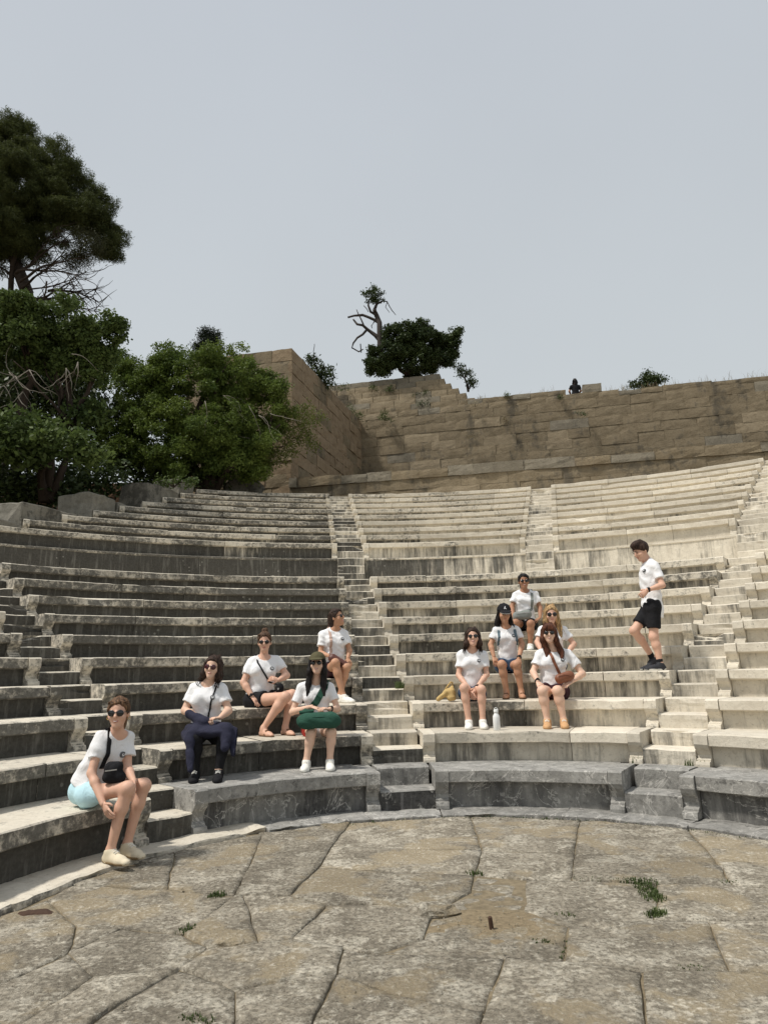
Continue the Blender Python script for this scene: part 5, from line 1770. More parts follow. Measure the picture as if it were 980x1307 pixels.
def person(key, label, skinm, look, shirt=m_white, bottom=None, hair=None, glasses=True, shoes=None, build=1.0, hs=1.03, h=0.0085, male=False, cap=None, group='visitors in white tee shirts',
           smile=True, curl=(0.5, 0.5), palm=None, emblem=True, sleeve=0.62, lens=None, short_frac=0.52, lens_r=0.024, fullbody=None, watch=None, socks=None, hem=0.03, lookup=(0, 0, 1)):
    J = {k: np.array(v) for k, v in JOINTS[key].items()}
    pel, neck, head = J['pel'], J['neck'], J['head']
    up = nv(neck - pel)
    for s in 'RL':                       # shoulder joints lie inside the outline
        J['sh' + s] = lp(J['sh' + s], neck - up * 0.045, 0.20) - up * 0.016
    neck = J['neck'] = neck + up * 0.006
    head = J['head'] = head - up * 0.016
    lr = J['shL'] - J['shR']
    lr = nv(lr - up * (lr @ up))
    fwd = nv(np.cross(lr, up))
    hl = nv(J['hipL'] - J['hipR'])
    # head frame
    hf = nv(look)
    hu = nv(np.array(lookup, float) - hf * (np.array(lookup, float) @ hf))
    hr = np.cross(hf, hu)                # viewer-right of a face seen from the front is -hr
    HC = head
    fl = min(J['toR'][2], J['toL'][2]) - 0.035
    allp = np.array(list(J.values()))
    lo, hi = allp.min(0) - 0.2, allp.max(0) + np.array([0.2, 0.2, 0.2])
    lo[2] = fl - 0.02
    b = build
    root = empty('person', (pel[0], pel[1], fl), label, 'person', group)

    def torso(v, e=0.0, low=0.0):
        pe = pel + up * 0.0
        mid = lp(pel, neck, 0.42)
        ch = lp(pel, neck, 0.72)
        v.cone(J['hipR'] + up * 0.005, J['hipL'] + up * 0.005, 0.098 * b + e, 0.098 * b + e, 0.04)
        v.cone(pe - up * low, mid, 0.125 * b + e, 0.112 * b + e, 0.05, flat=fwd, fs=1.22)
        v.cone(mid, ch, 0.112 * b + e, 0.122 * b + e, 0.05, flat=fwd, fs=1.25)
        v.cone(lp(pel, neck, 0.84) + (J['shR'] - neck) * 0.62, lp(pel, neck, 0.84) + (J['shL'] - neck) * 0.62, 0.072 * b + e, 0.072 * b + e, 0.05)
        v.cone(neck - up * 0.012, J['shR'], 0.040 + e, 0.042 * b + e, 0.05)
        v.cone(neck - up * 0.012, J['shL'], 0.040 + e, 0.042 * b + e, 0.05)
        if not male:
            for sg in (-1, 1):
                c = lp(pel, neck, 0.66) + lr * sg * 0.072 * b + fwd * 0.072 * b
                v.ell(c, (0.062 * b + e, 0.058 * b + e, 0.060 * b + e), (lr, fwd, up), 0.045)

    def arm(v, s, e=0.0, frac=None):
        a, el, wr = J['sh' + s], J['el' + s], J['wr' + s]
        if frac is None:
            v.cone(a, el, 0.044 * b + e, 0.036 * b + e, 0.03)
            v.cone(el, lp(el, wr, 0.3), 0.037 * b + e, 0.038 * b + e, 0.02)
            v.cone(lp(el, wr, 0.3), wr, 0.038 * b + e, 0.0245 + e, 0.02)
        else:
            v.cone(a, lp(a, el, frac), 0.043 * b + e * 0.8, 0.049 * b + e * 1.2, 0.03)

    def leg(v, s, e=0.0, frac=None):
        a, kn, an = J['hip' + s], J['kn' + s], J['an' + s]
        if frac is None:
            v.cone(a, kn, 0.082 * b + e, 0.055 * b + e, 0.04)
            v.cone(kn, lp(kn, an, 0.32), 0.054 * b + e, 0.053 * b + e, 0.03)
            calf = lp(kn, an, 0.32) - nv(J['to' + s] - an) * 0.012
            v.cone(calf, lp(kn, an, 0.95), 0.053 * b + e, 0.034 + e, 0.03)
            v.ell(kn + fwd * 0.01, (0.05 * b + e, 0.05 * b + e, 0.05 * b + e), (lr, fwd, up), 0.03)
        else:
            v.cone(a, lp(a, kn, frac), 0.086 * b + e, (0.086 - 0.027 * frac) * b + e * 1.3, 0.04)

    def foot(v, s, e=0.0, flatz=1.0):
        an, to = J['an' + s], J['to' + s]
        d = nv(np.array([to[0] - an[0], to[1] - an[1], 0]))
        he = np.array([an[0], an[1], fl + 0.038]) - d * 0.035
        ball = he + d * 0.165
        tip = he + d * 0.225
        v.cone(an, he + d * 0.02, 0.034 + e, 0.034 + e, 0.03)
        v.cone(an - np.array([0, 0, 0.02]), lp(he, ball, 0.8), 0.032 + e, 0.030 + e, 0.03)
        v.cone(he, ball - np.array([0, 0, 0.006]), 0.032 + e, 0.038 + e, 0.02, flat=(0, 0, 1), fs=1.15)
        v.cone(ball - np.array([0, 0, 0.008]), tip - np.array([0, 0, 0.012]), 0.038 + e, 0.026 + e, 0.02, flat=(0, 0, 1), fs=1.3)
        return he, ball, tip, d

    def HP(x, y, z): return HC + (hr * x + hf * y + hu * z) * hs

    # ---- the body: one continuous surface
    v = Vox(lo, hi, h)
    torso(v)
    for s in 'RL':
        arm(v, s)
        leg(v, s)
        foot(v, s)
    v.cone(neck - up * 0.03, HP(0, -0.02, -0.05), 0.052 * (1.12 if male else 0.98), 0.049 * (1.1 if male else 0.96), 0.025)
    fr = (hr, hf, hu)
    v.ell(HP(0, -0.012, 0.03), (0.074 * hs, 0.092 * hs, 0.088 * hs), fr, 0.02)
    v.ell(HP(0, 0.022, -0.04), (0.058 * hs, 0.066 * hs, 0.076 * hs), fr, 0.03)
    v.ell(HP(0, 0.06, -0.098), (0.024 * hs, 0.022 * hs, 0.02 * hs), fr, 0.03)
    v.cone(HP(0, 0.086, 0.012), HP(0, 0.104, -0.026), 0.009 * hs, 0.013 * hs, 0.015)
    v.ell(HP(0.045, 0.055, -0.03), (0.022 * hs, 0.02 * hs, 0.02 * hs), fr, 0.025)
    v.ell(HP(-0.045, 0.055, -0.03), (0.022 * hs, 0.02 * hs, 0.02 * hs), fr, 0.025)
    for sg in (-1, 1):
        v.ell(HP(0.032 * sg, 0.094, 0.004), (0.017 * hs, 0.014 * hs, 0.011 * hs), fr, 0.012, 'sub')
        v.ell(HP(0.075 * sg, -0.008, -0.008), (0.010 * hs, 0.018 * hs, 0.030 * hs), fr, 0.006)
    me = v.mesh('body')
    hands = []
    for si, s in enumerate('RL'):
        wr, ha = J['wr' + s], J['ha' + s]
        pn = (palm or {}).get(s, (0, 0, -1))
        other = J['wr' + ('L' if s == 'R' else 'R')]
        hands += finger_tubes(wr, ha, pn, (other - wr) + np.array([0, 0, 0.05]), 0.95 if not male else 1.05, curl[si])
    me = join_into(me, hands)
    link_mesh('body', me, [skinm], root, smooth=True)

    # ---- shirt
    if shirt:
        vs = Vox(lo, hi, h)
        torso(vs, 0.012, hem)
        # the cloth hangs from the chest: fuller at the waist than the body
        vs.cone(pel - up * hem, lp(pel, neck, 0.62), 0.134 * b + 0.012, 0.122 * b + 0.012, 0.05, flat=fwd, fs=1.16)
        for s in 'RL':
            va = Vox(lo, hi, h)
            arm(va, s, 0.014, sleeve)
            va.cut(lp(J['sh' + s], J['el' + s], sleeve), nv(J['el' + s] - J['sh' + s]))
            q = np.maximum(0.03 - np.abs(vs.F - va.F), 0) / 0.03
            vs.F = (np.minimum(vs.F, va.F) - q * q * 0.03 * 0.25).astype(np.float32)
        vs.folds(0.0065, 28, sum(map(ord, key)))
        vs.cut(pel - up * (0.035 + hem * 1.5), -up)
        nk = neck + fwd * 0.035 + up * 0.015
        vs.ell(nk, (0.078, 0.085, 0.075), (lr, nv(fwd + 0.2 * up), nv(up - 0.2 * fwd)), 0.0, 'sub')
        link_mesh('shirt', vs.mesh('shirt'), [shirt], root, smooth=True)
        WORN[key] = (vs, dict(up=up, lr=lr, fwd=fwd, pel=pel, neck=neck, J=J, HP=HP, hf=hf, hu=hu, hr=hr, fl=fl, root=root))
        if emblem:
            c = lp(pel, neck, 0.74) + lr * 0.085 * b + fwd * 0.4
            p = vs.ray(c, -fwd)
            if p is not None:
                n_ = nv(fwd + 0.25 * lr)
                q = vs.ray(c + up * 0.03, -fwd)
                if q is not None:
                    tl = nv(q - p)
                    n_ = nv(np.cross(lr, tl))
                    n_ = nv(n_ + 0.2 * lr)
                V, F = disc(p, n_, up, 0.025, 0.016, 22, z=-0.005)
                em = link_mesh('emblem', pymesh('emblem', V, F), [m_emb_d], root)
                V, F = disc(p, n_, up, 0.012, 0.0015, 20, z=0.011)
                link_mesh('emblem_ring', pymesh('emblem_ring', V, F), [m_emb_w], em)
                parts_ = [disc(p + up * 0.004, n_, up, 0.006, 0.0015, 12, z=0.0122), disc(p - up * 0.008, n_, up, 0.0075, 0.0015, 12, z=0.0122)]
                V, F = join_tubes([([Vector(x) for x in a], f) for a, f in parts_])
                link_mesh('emblem_figure', pymesh('emblem_figure', V, F), [m_emb_d], em)
    # ---- shorts or trousers
    if bottom:
        nm, mt, fr_, e = bottom
        vb = Vox(lo, hi, h)
        vb.cone(J['hipR'] + up * 0.005, J['hipL'] + up * 0.005, 0.10 * b + e, 0.10 * b + e, 0.04)
        vb.cone(pel, lp(pel, neck, 0.22), 0.127 * b + e * 0.7, 0.118 * b + e * 0.4, 0.05, flat=fwd, fs=1.2)
        for s in 'RL':
            if fr_ >= 1: 
                leg(vb, s, e)
            else: leg(vb, s, e, fr_)
        vb.folds(0.004, 30, sum(map(ord, key)) + 1, (1, 0.3, 0.4))
        for s in 'RL':
            if fr_ < 1:
                c = lp(J['hip' + s], J['kn' + s], fr_ + 0.02)
                ax = nv(J['kn' + s] - J['hip' + s])
                X, Y, Z = vb.axes()
                dpl = (X - c[0]) * ax[0] + (Y - c[1]) * ax[1] + (Z - c[2]) * ax[2]
                rad = np.sqrt((X - c[0]) ** 2 + (Y - c[1]) ** 2 + (Z - c[2]) ** 2)
                vb.F = np.where(rad < 0.16, np.maximum(vb.F, dpl), vb.F).astype(np.float32)
            else:
                vb.cut(np.array([0, 0, fl + 0.06]), (0, 0, -1))
        vb.cut(lp(pel, neck, 0.24), up)
        link_mesh(nm, vb.mesh(nm), [mt], root, smooth=True)
    # ---- hair
    if hair:
        st, hm = hair
        vh = Vox(HC - 0.42, HC + 0.25, min(h, 0.0075))
        gro = 0.012 if st != 'short' else 0.014
        vh.ell(HP(0, -0.014, 0.033), ((0.074 + gro) * hs, (0.094 + gro) * hs, (0.089 + gro) * hs), fr, 0.02)
        if st == 'short':
            vh.ell(HP(0.0, 0.055, 0.098), (0.062 * hs, 0.045 * hs, 0.035 * hs), fr, 0.03)
            vh.ell(HP(0.0, 0.0, 0.115), (0.06 * hs, 0.07 * hs, 0.03 * hs), fr, 0.03)
        hz = {'short': (0.7, -0.9, 0.020), 'fringe': (0.75, -0.75, 0.055)}.get(st, (0.8, -0.6, 0.020))
        n_ = nv(hf * hz[0] + hu * hz[1])
        p_ = HP(0, hz[2], 0.0)
        vh.cut(p_, n_)
        if st == 'short':
            vh.cut(HP(0, 0, -0.045), -hu)
        if st == 'fringe':
            vh.cone(HP(-0.05, 0.08, 0.058), HP(0.05, 0.08, 0.058), 0.022 * hs, 0.022 * hs, 0.02)
            vh.cone(HP(-0.03, 0.085, 0.085), HP(0.03, 0.085, 0.085), 0.02 * hs, 0.02 * hs, 0.02)
        if st in ('long', 'fringe', 'longback'):
            for sg in (-1, 1):
                a1 = HP(0.070 * sg, 0.01, 0.03)
                a2 = HP(0.082 * sg, 0.012, -0.08)
                sd = hr * sg
                a3 = neck + sd * 0.085 - up * 0.035 + fwd * (0.07 if st != 'longback' else -0.05)
                a4 = neck + sd * 0.095 - up * (0.16 if st != 'longback' else 0.10) + fwd * (0.115 if st != 'longback' else -0.08)
                vh.cone(a1, a2, 0.030, 0.033, 0.03)
                vh.cone(a2, a3, 0.033, 0.034, 0.03)
                vh.cone(a3, a4, 0.034, 0.016, 0.03)
            vh.cone(HP(0, -0.08, 0.0), neck - fwd * 0.07 - up * 0.10, 0.07, 0.05, 0.04)
        if st == 'bun':
            vh.ell(HP(0, -0.035, 0.142), (0.040, 0.040, 0.034), fr, 0.015)
        if st in ('tied', 'pony'):
            vh.cone(HP(0, -0.075, -0.01), HP(0, -0.085, -0.10), 0.068, 0.045, 0.03)
            vh.cone(HP(0, -0.10, -0.01), HP(0, -0.13, -0.07), 0.04, 0.04, 0.02)
            vh.cone(HP(0, -0.13, -0.07), HP(0.03, -0.12, -0.19), 0.03, 0.012, 0.02)
        if st == 'curly':
            for sg in (-1, 1):
                vh.cone(HP(0.07 * sg, -0.03, -0.02), HP(0.095 * sg, -0.04, -0.13), 0.035, 0.040, 0.03)
            vh.cone(HP(0, -0.08, 0), HP(0, -0.09, -0.15), 0.06, 0.05, 0.03)
        vh.folds(0.0045, 75, 3, (1, 1, 0.15))
        hme = vh.mesh('hair')
        if st != 'short':                 # loose strands that break the outline
            rg = np.random.default_rng(len(st) + sum(map(ord, key)))
            ss = []
            for i in range(90 if 'long' in st or st == 'fringe' else 34):
                sg = 1 if i % 2 else -1
                j = lambda a: rg.normal(0, a, 3)
                if 'long' in st or st in ('fringe', 'curly'):
                    q = [HP(0.03 * sg, -0.03, 0.125) + j(.012), HP(0.076 * sg, rg.uniform(-.07, .03), 0.05) + j(.008), HP(0.092 * sg, rg.uniform(-.08, .02), -0.06) + j(.012),
                         neck + hr * sg * 0.10 + fwd * (rg.uniform(-.06, .07)) - up * 0.02 + j(.014), neck + hr * sg * 0.11 + fwd * (rg.uniform(0.0, .12) if st != 'longback' else rg.uniform(-.1, -.02)) - up * rg.uniform(.10, .22) + j(.02)]
                    if st == 'curly': q = q[:4]
                else:
                    a = rg.uniform(-1, 1)
                    q = [HP(0.07 * a, 0.075 - .02 * abs(a), 0.085) + j(.004), HP(0.085 * a, 0.0, 0.125 - .05 * abs(a)) + j(.005), HP(0.06 * a, -0.10, 0.05) + j(.008), HP(0.02 * a, -0.12, 0.0) + j(.02)]
                ss.append(tubemesh(q, [0.003, 0.0042, 0.0042, 0.0035, 0.001][:len(q)], 4))
            hme = join_into(hme, ss)
        link_mesh('hair', hme, [hm], root, smooth=True)
    # ---- cap
    if cap:
        vc = Vox(HC - 0.3, HC + 0.3, min(h, 0.007))
        vc.ell(HP(0, -0.012, 0.045), (0.096 * hs, 0.114 * hs, 0.100 * hs), fr, 0.0)
        vc.cut(HP(0, 0, 0.045), -nv(hu - 0.12 * hf))
        vc.ell(HP(0, 0.125, 0.040), (0.080 * hs, 0.085 * hs, 0.011), (hr, nv(hf - 0.22 * hu), nv(hu + 0.22 * hf)), 0.008)
        cp = link_mesh('cap', vc.mesh('cap'), [cap], root, smooth=True)
        bl = disc(HP(0, -0.01, 0.142), hu, hf, 0.008, 0.01, 10)
        link_mesh('cap_button', pymesh('cap_button', *bl), [cap], cp)
        if cap is m_black:
            c = vc.ray(HP(0, 0.3, 0.085), -hf)
            if c is not None:
                n_ = nv(hf + 0.5 * hu)
                u_ = nv(hu - n_ * (hu @ n_))
                bars = [disc(c + u_ * 0.020, n_, u_, 0.006, 0.004, 10), ribbon([c + u_ * 0.016, c], [n_, n_], 0.009, 0.005), ribbon([c, c - u_ * 0.016 - hr * 0.014], [n_, n_], 0.008, 0.005),
                        ribbon([c, c - u_ * 0.016 + hr * 0.014], [n_, n_], 0.008, 0.005), ribbon([c + u_ * 0.008, c - u_ * 0.004 + hr * 0.018], [n_, n_], 0.005, 0.005)]
                V, F = join_tubes([([Vector(x) for x in a], f) for a, f in bars])
                link_mesh('cap_logo', pymesh('cap_logo', V, F), [m_emb_w], cp)
            V, F = ribbon([HP(-0.072, 0.118, 0.028), HP(-0.05, 0.165, 0.021), HP(0, 0.19, 0.017), HP(0.05, 0.165, 0.021), HP(0.072, 0.118, 0.028)], [hf - hu * .3] * 5, 0.007, 0.012)
            link_mesh('cap_edge', pymesh('cap_edge', V, F), [m_emb_w], cp)
    # ---- sunglasses or eyes
    if glasses:
        lm_ = lens or m_lens
        V, F = join_tubes([([Vector(x) for x in V_], F_) for V_, F_ in [
            ribbon([HP(-0.012, 0.102, 0.010), HP(0.012, 0.102, 0.010)], [hf, hf], 0.006, 0.004)] + [
            ribbon([HP(sg * 0.062, 0.078, 0.010), HP(sg * 0.078, 0.02, 0.008), HP(sg * 0.08, -0.02, 0.002)], [hr * sg] * 3, 0.006, 0.004) for sg in (-1, 1)]])
        g = link_mesh('sunglasses', pymesh('sunglasses', V, F), [m_frame], root)
        for sg in (-1, 1):
            bm = bmesh.new()
            bmesh.ops.create_uvsphere(bm, u_segments=14, v_segments=8, radius=1)
            ax = nv(hf + hr * sg * 0.25)
            sx = nv(np.cross(ax, hu))
            for q in bm.verts:
                c = HP(sg * 0.034, 0.092, 0.002) + (sx * q.co.x * (lens_r + .003) + hu * q.co.z * lens_r + ax * q.co.y * 0.007) * hs
                q.co = Vector(c)
            lme = bpy.data.meshes.new('lens')
            bm.to_mesh(lme)
            bm.free()
            link_mesh('lens', lme, [lm_], g, smooth=True)
    elif not key.endswith('12'):
        for sg in (-1, 1):
            V, F = disc(HP(sg * 0.032, 0.086, 0.004), hf, hu, 0.010, 0.004, 12)
            link_mesh('eye', pymesh('eye', V, F), [m_eye], root)
            V, F = ribbon([HP(sg * 0.016, 0.095, 0.024), HP(sg * 0.033, 0.094, 0.029), HP(sg * 0.05, 0.084, 0.024)], [hf] * 3, 0.007, 0.004)
            link_mesh('eyebrow', pymesh('eyebrow', V, F), [hair[1] if hair else m_eye], root)
    # ---- mouth
    mp_ = [HP(x, y, z) for x, y, z in ((-0.026, 0.074, -0.053), (-0.014, 0.084, -0.060), (0, 0.087, -0.062), (0.014, 0.084, -0.060), (0.026, 0.074, -0.053))]
    if not smile: mp_ = [HP(x, y, z) for x, y, z in ((-0.02, 0.078, -0.06), (-0.01, 0.085, -0.06), (0, 0.087, -0.06), (0.01, 0.085, -0.06), (0.02, 0.078, -0.06))]
    V, F = tubemesh(mp_, [0.002, 0.006, 0.007, 0.006, 0.002], 8)
    mo = link_mesh('mouth', pymesh('mouth', V, F), [m_lip], root, smooth=True)
    if smile:
        V, F = tubemesh([p + hf * 0.003 * hs + hu * 0.001 for p in mp_[1:4]], [0.003, 0.0045, 0.003], 6)
        link_mesh('teeth', pymesh('teeth', V, F), [m_teeth], mo, smooth=True)
    # ---- shoes
    if shoes:
        kind, sm, so = shoes
        for s in 'RL':
            vf = Vox(J['an' + s] - 0.32, J['an' + s] + np.array([0.32, 0.32, 0.12]), 0.0065)
            he, ball, tip, d = foot(vf, s, 0.008)
            vf.cut(J['an' + s] + np.array([0, 0, 0.012 if kind == 'low' else 0.03]), nv(np.array([0, 0, 1.0]) - d * 0.25))
            vf.cut(np.array([0, 0, fl + 0.004]), (0, 0, -1))
            if kind == 'sandal':
                vf.cut(np.array([0, 0, fl + 0.022]), (0, 0, 1))
            sh = link_mesh('shoe', vf.mesh('shoe'), [sm], root, smooth=True)
            vq = Vox(J['an' + s] - 0.32, J['an' + s] + np.array([0.32, 0.32, 0.1]), 0.0065)
            vq.cone(he, ball, 0.044, 0.050, 0.02)
            vq.cone(ball, tip, 0.050, 0.038, 0.02)
            vq.cut(np.array([0, 0, fl + (0.026 if kind != 'sandal' else 0.016)]), (0, 0, 1))
            vq.cut(np.array([0, 0, fl + 0.001]), (0, 0, -1))
            link_mesh('sole', vq.mesh('sole'), [so], sh, smooth=False)
            if kind == 'low':
                sd = np.array([-d[1], d[0], 0])
                lc = []
                for t in (0.35, 0.5, 0.65):
                    c = lp(J['an' + s] + np.array([0, 0, 0.02]), ball + np.array([0, 0, 0.035]), t)
                    lc.append(tubemesh([c - sd * 0.024 - np.array([0, 0, 0.004]), c + np.array([0, 0, 0.008]), c + sd * 0.024 - np.array([0, 0, 0.004])], 0.0035, 5))
                V, F = join_tubes(lc)
                link_mesh('lace', pymesh('lace', V, F), [m_white_shoe if sm is not m_dk_shoe else m_black], sh)
            if kind == 'sandal':
                sd = np.array([-d[1], d[0], 0])
                c = lp(he, ball, 0.75)
                V, F = ribbon([c - sd * 0.043 - np.array([0, 0, 0.02]), c + np.array([0, 0, 0.036]) - sd * 0.02, c + np.array([0, 0, 0.038]) + sd * 0.02, c + sd * 0.043 - np.array([0, 0, 0.02])],
                              [-sd, np.array([0, 0, 1]), np.array([0, 0, 1]), sd], 0.035, 0.004)
                link_mesh('sandal_strap', pymesh('sandal_strap', V, F), [sm], sh)
    if socks:
        for s in 'RL':
            vk = Vox(J['an' + s] - 0.15, J['an' + s] + 0.15, 0.0065)
            vk.cone(J['an' + s] - np.array([0, 0, .03]), lp(J['an' + s], J['kn' + s], 0.16), 0.040, 0.042, 0.01)
            vk.cut(lp(J['an' + s], J['kn' + s], 0.17), nv(J['kn' + s] - J['an' + s]))
            link_mesh('sock', vk.mesh('sock'), [socks], root, smooth=True)
    if watch:
        for s in watch:
            a, c = J['el' + s], J['wr' + s]
            ax = nv(c - a)
            p = c - ax * 0.012
            x = nv(np.cross(ax, (0.3, 0.5, 1)))
            y = np.cross(ax, x)
            V, F = [], []
            for k, (o, r) in enumerate(((-0.011, 0.0295), (-0.010, 0.034), (0.010, 0.034), (0.011, 0.0295))):
                for j in range(14):
                    t = 2 * pi * j / 14
                    V.append(Vector(p + ax * o + (x * cos(t) + y * sin(t)) * r))
            for k in range(3):
                for j in range(14):
                    F.append((k * 14 + j, k * 14 + (j + 1) % 14, (k + 1) * 14 + (j + 1) % 14, (k + 1) * 14 + j))
            wt = link_mesh('watch', pymesh('watch', V, F), [m_black], root)
            n_ = nv(np.array([0, -1, 0.4]) - ax * (np.array([0, -1, 0.4]) @ ax))
            V, F = disc(p + n_ * 0.030, n_, ax, 0.018, 0.008, 14)
            link_mesh('watch_face', pymesh('watch_face', V, F), [m_black], wt)
    return root


def strap_on(key, path, wd=0.03, off=0.009, th=0.005):
    """path [(across, up fraction, side)] on the shirt: a strap that follows the chest. side +1 front, -1 back; a 3-vector is taken as it is"""
    vs, f = WORN[key]
    pts, nr = [], []
    dense = []
    for i, q in enumerate(path):
        dense.append(q)
        if i + 1 < len(path):
            r = path[i + 1]
            if len(q) == 3 and len(r) == 3 and q[2] == r[2]:
                dense += [(q[0] + (r[0] - q[0]) * t / 4, q[1] + (r[1] - q[1]) * t / 4, q[2]) for t in (1, 2, 3)]
    for q in dense:
        if len(q) == 3 and q[2] in (1, -1):
            o = lp(f['pel'], f['neck'], q[1]) + f['lr'] * q[0] + f['fwd'] * 0.45 * q[2]
            p = vs.ray(o, -f['fwd'] * q[2])
            if p is None: continue
            pts.append(p + f['fwd'] * q[2] * off)
            nr.append(f['fwd'] * q[2])
        elif len(q) == 4:                      # over the shoulder: drop from above
            o = lp(f['pel'], f['neck'], 1.35) + f['lr'] * q[0] + f['fwd'] * q[1]
            p = vs.ray(o, -f['up'])
            if p is None: continue
            pts.append(p + f['up'] * off)
            nr.append(f['up'])
        else:
            pts.append(np.array(q[0], float))
            nr.append(q[1])
    # densify
    P2, N2 = [], []
    for i in range(len(pts) - 1):
        for k in range(3):
            P2.append(lp(pts[i], pts[i + 1], k / 3))
            N2.append(lp(nr[i], nr[i + 1], k / 3))
    P2.append(pts[-1])
    N2.append(nr[-1])
    return ribbon(P2, N2, wd, th)


def bagmesh(name, fn, lo, hi, h=0.007, folds=0.003, freq=30):
    v = Vox(lo, hi, h)
    fn(v)
    if folds: v.folds(folds, freq, 4)
    return v.mesh(name), v


def bag(name, label, c, fn, mat, strap=None, strap_mat=None, ext=0.25, extra=None, fold=0.003, h=0.007):
    c = np.array(c, float)
    me, v = bagmesh(name, fn, c - ext, c + ext, h, fold)
    root = empty(name, (c[0], c[1], c[2] - 0.1), label, 'bag')
    link_mesh('pouch', me, [mat], root, smooth=True)
    if strap:
        for s in strap:
            link_mesh('strap', pymesh('strap', *s), [strap_mat or mat], root)
    for nm, V, F, mt in (extra or []):
        link_mesh(nm, pymesh(nm, V, F), [mt], root)
    return root, v
H_BROWN = hair_mat('brown_hair', (0.075, 0.042, 0.024))
H_LTBROWN = hair_mat('light_brown_hair', (0.12, 0.066, 0.036))
H_BLACK = hair_mat('black_hair', (0.012, 0.010, 0.010))
H_DARK = hair_mat('dark_brown_hair', (0.035, 0.020, 0.014))
H_BLOND = hair_mat('blonde_hair', (0.36, 0.23, 0.11))
H_RED = hair_mat('auburn_hair', (0.085, 0.032, 0.018))

# person on the wall, seen from behind
c = at(734, 500, 34.45)
x0 = c.x
JOINTS['P12'] = dict(pel=(x0, 34.45, 15.18), hipR=(x0 + .08, 34.45, 15.18), hipL=(x0 - .08, 34.45, 15.18), neck=(x0, 34.42, 15.72), head=(x0, 34.42, 15.90), shR=(x0 + .25, 34.42, 15.64), shL=(x0 - .25, 34.42, 15.64),
                     elR=(x0 + .30, 34.5, 15.4), elL=(x0 - .30, 34.5, 15.4), wrR=(x0 + .15, 34.75, 15.25), wrL=(x0 - .15, 34.75, 15.25), haR=(x0 + .12, 34.88, 15.25), haL=(x0 - .12, 34.88, 15.25),
                     knR=(x0 + .12, 34.88, 15.2), knL=(x0 - .12, 34.88, 15.2), anR=(x0 + .13, 35.1, 14.72), anL=(x0 - .13, 35.1, 14.72), toR=(x0 + .13, 35.28, 14.66), toL=(x0 - .13, 35.28, 14.66))

person('P1', 'woman in white tee and light blue shorts leaning forward on the front bench', SK_F, (0.12, -1, 0.02), bottom=('shorts', m_ltblue, 0.40, 0.012), hair=('tied', H_LTBROWN),
       shoes=('low', m_cream_shoe, m_gum), build=0.93, hs=1.05, h=0.007, hem=-0.04, curl=(0.35, 0.35), palm={'R': (0.5, 0.3, -0.2), 'L': (-0.3, -0.6, -0.5)}, lens_r=0.026)
person('P2', 'smiling woman in white tee with tied dark hair and a navy jacket on her lap', SK_P, (-0.08, -1, 0.04), bottom=('trousers', m_black, 1, 0.008), hair=('longback', H_DARK), shoes=('low', m_black, m_black),
       build=1.06, lens=m_lens_r, lookup=(0.14, 0, 1), curl=(0.7, 0.7), lens_r=0.027)
person('P3', 'woman in white tee and black shorts with her hair in a bun', SK_F, (0.12, -1, -0.05), bottom=('shorts', m_black, 0.36, 0.018), hair=('bun', H_BROWN), shoes=('sandal', m_sandal, m_sandal),
       build=1.1, smile=False, curl=(0.4, 0.9), palm={'R': (0.2, 0, -1), 'L': (0, 0.6, -0.4)}, watch='R')
person('P4', 'woman in olive cap and dark sunglasses with long black hair, holding a green bag', SK_P, (-0.04, -1, 0.13), bottom=('shorts', m_red, 0.28, 0.014), hair=('long', H_BLACK), cap=m_olive,
       shoes=('low', m_white_shoe, m_white_shoe), build=0.93, curl=(0.5, 0.5), palm={'R': (0, 0.2, -1), 'L': (0, 0.2, -1)}, emblem=False, watch='L')
person('P5', 'woman in white tee turning her laughing face to the right, beside the left stairway', SK_M, (0.86, -0.45, 0.24), bottom=('shorts', m_maroon, 0.45, 0.014), hair=('pony', H_DARK),
       shoes=('low', m_white_shoe, m_white_shoe), build=0.97, curl=(0.45, 0.4), palm={'R': (0.1, 0.2, -1), 'L': (-0.2, 0.2, -1)}, lookup=(-0.1, 0, 1))
person('P6', 'woman with long dark brown hair, white tee and denim shorts, seated beside the straw bag', SK_F, (-0.06, -1, 0.12), bottom=('shorts', m_denim, 0.36, 0.014), hair=('longback', H_DARK),
       shoes=('low', m_white_shoe, m_white_shoe), build=0.92, curl=(0.4, 0.4), palm={'R': (0.6, 0.3, -0.5), 'L': (-0.6, 0.3, -0.5)}, watch='L')
person('P7', 'woman in black cap with dark curly hair, white tee and backpack straps', SK_M, (0.0, -1, -0.16), bottom=('shorts', m_denim, 0.42, 0.016), hair=('curly', H_BLACK), cap=m_black, glasses=False,
       shoes=('sandal', m_sandal, m_sandal), build=0.95, smile=False, curl=(0.4, 0.5), palm={'L': (-0.2, 0.3, -1)}, watch='L')
person('P8', 'woman with dark hair tied back and white tee, topmost of the seated group', SK_D, (-0.06, -1, 0.0), bottom=('shorts', m_black, 0.45, 0.014), hair=('tied', H_BLACK), shoes=('low', m_white_shoe, m_bluegrey),
       build=0.98, emblem=False, curl=(0.4, 0.4))
person('P9', 'blonde long-haired woman in white tee, half hidden behind the auburn-haired woman', SK_F, (-0.08, -1, -0.06), bottom=('shorts', m_denim, 0.42, 0.014), hair=('long', H_BLOND), shoes=('low', m_white_shoe, m_white_shoe),
       build=0.95, smile=False, emblem=False, lens_r=0.028)
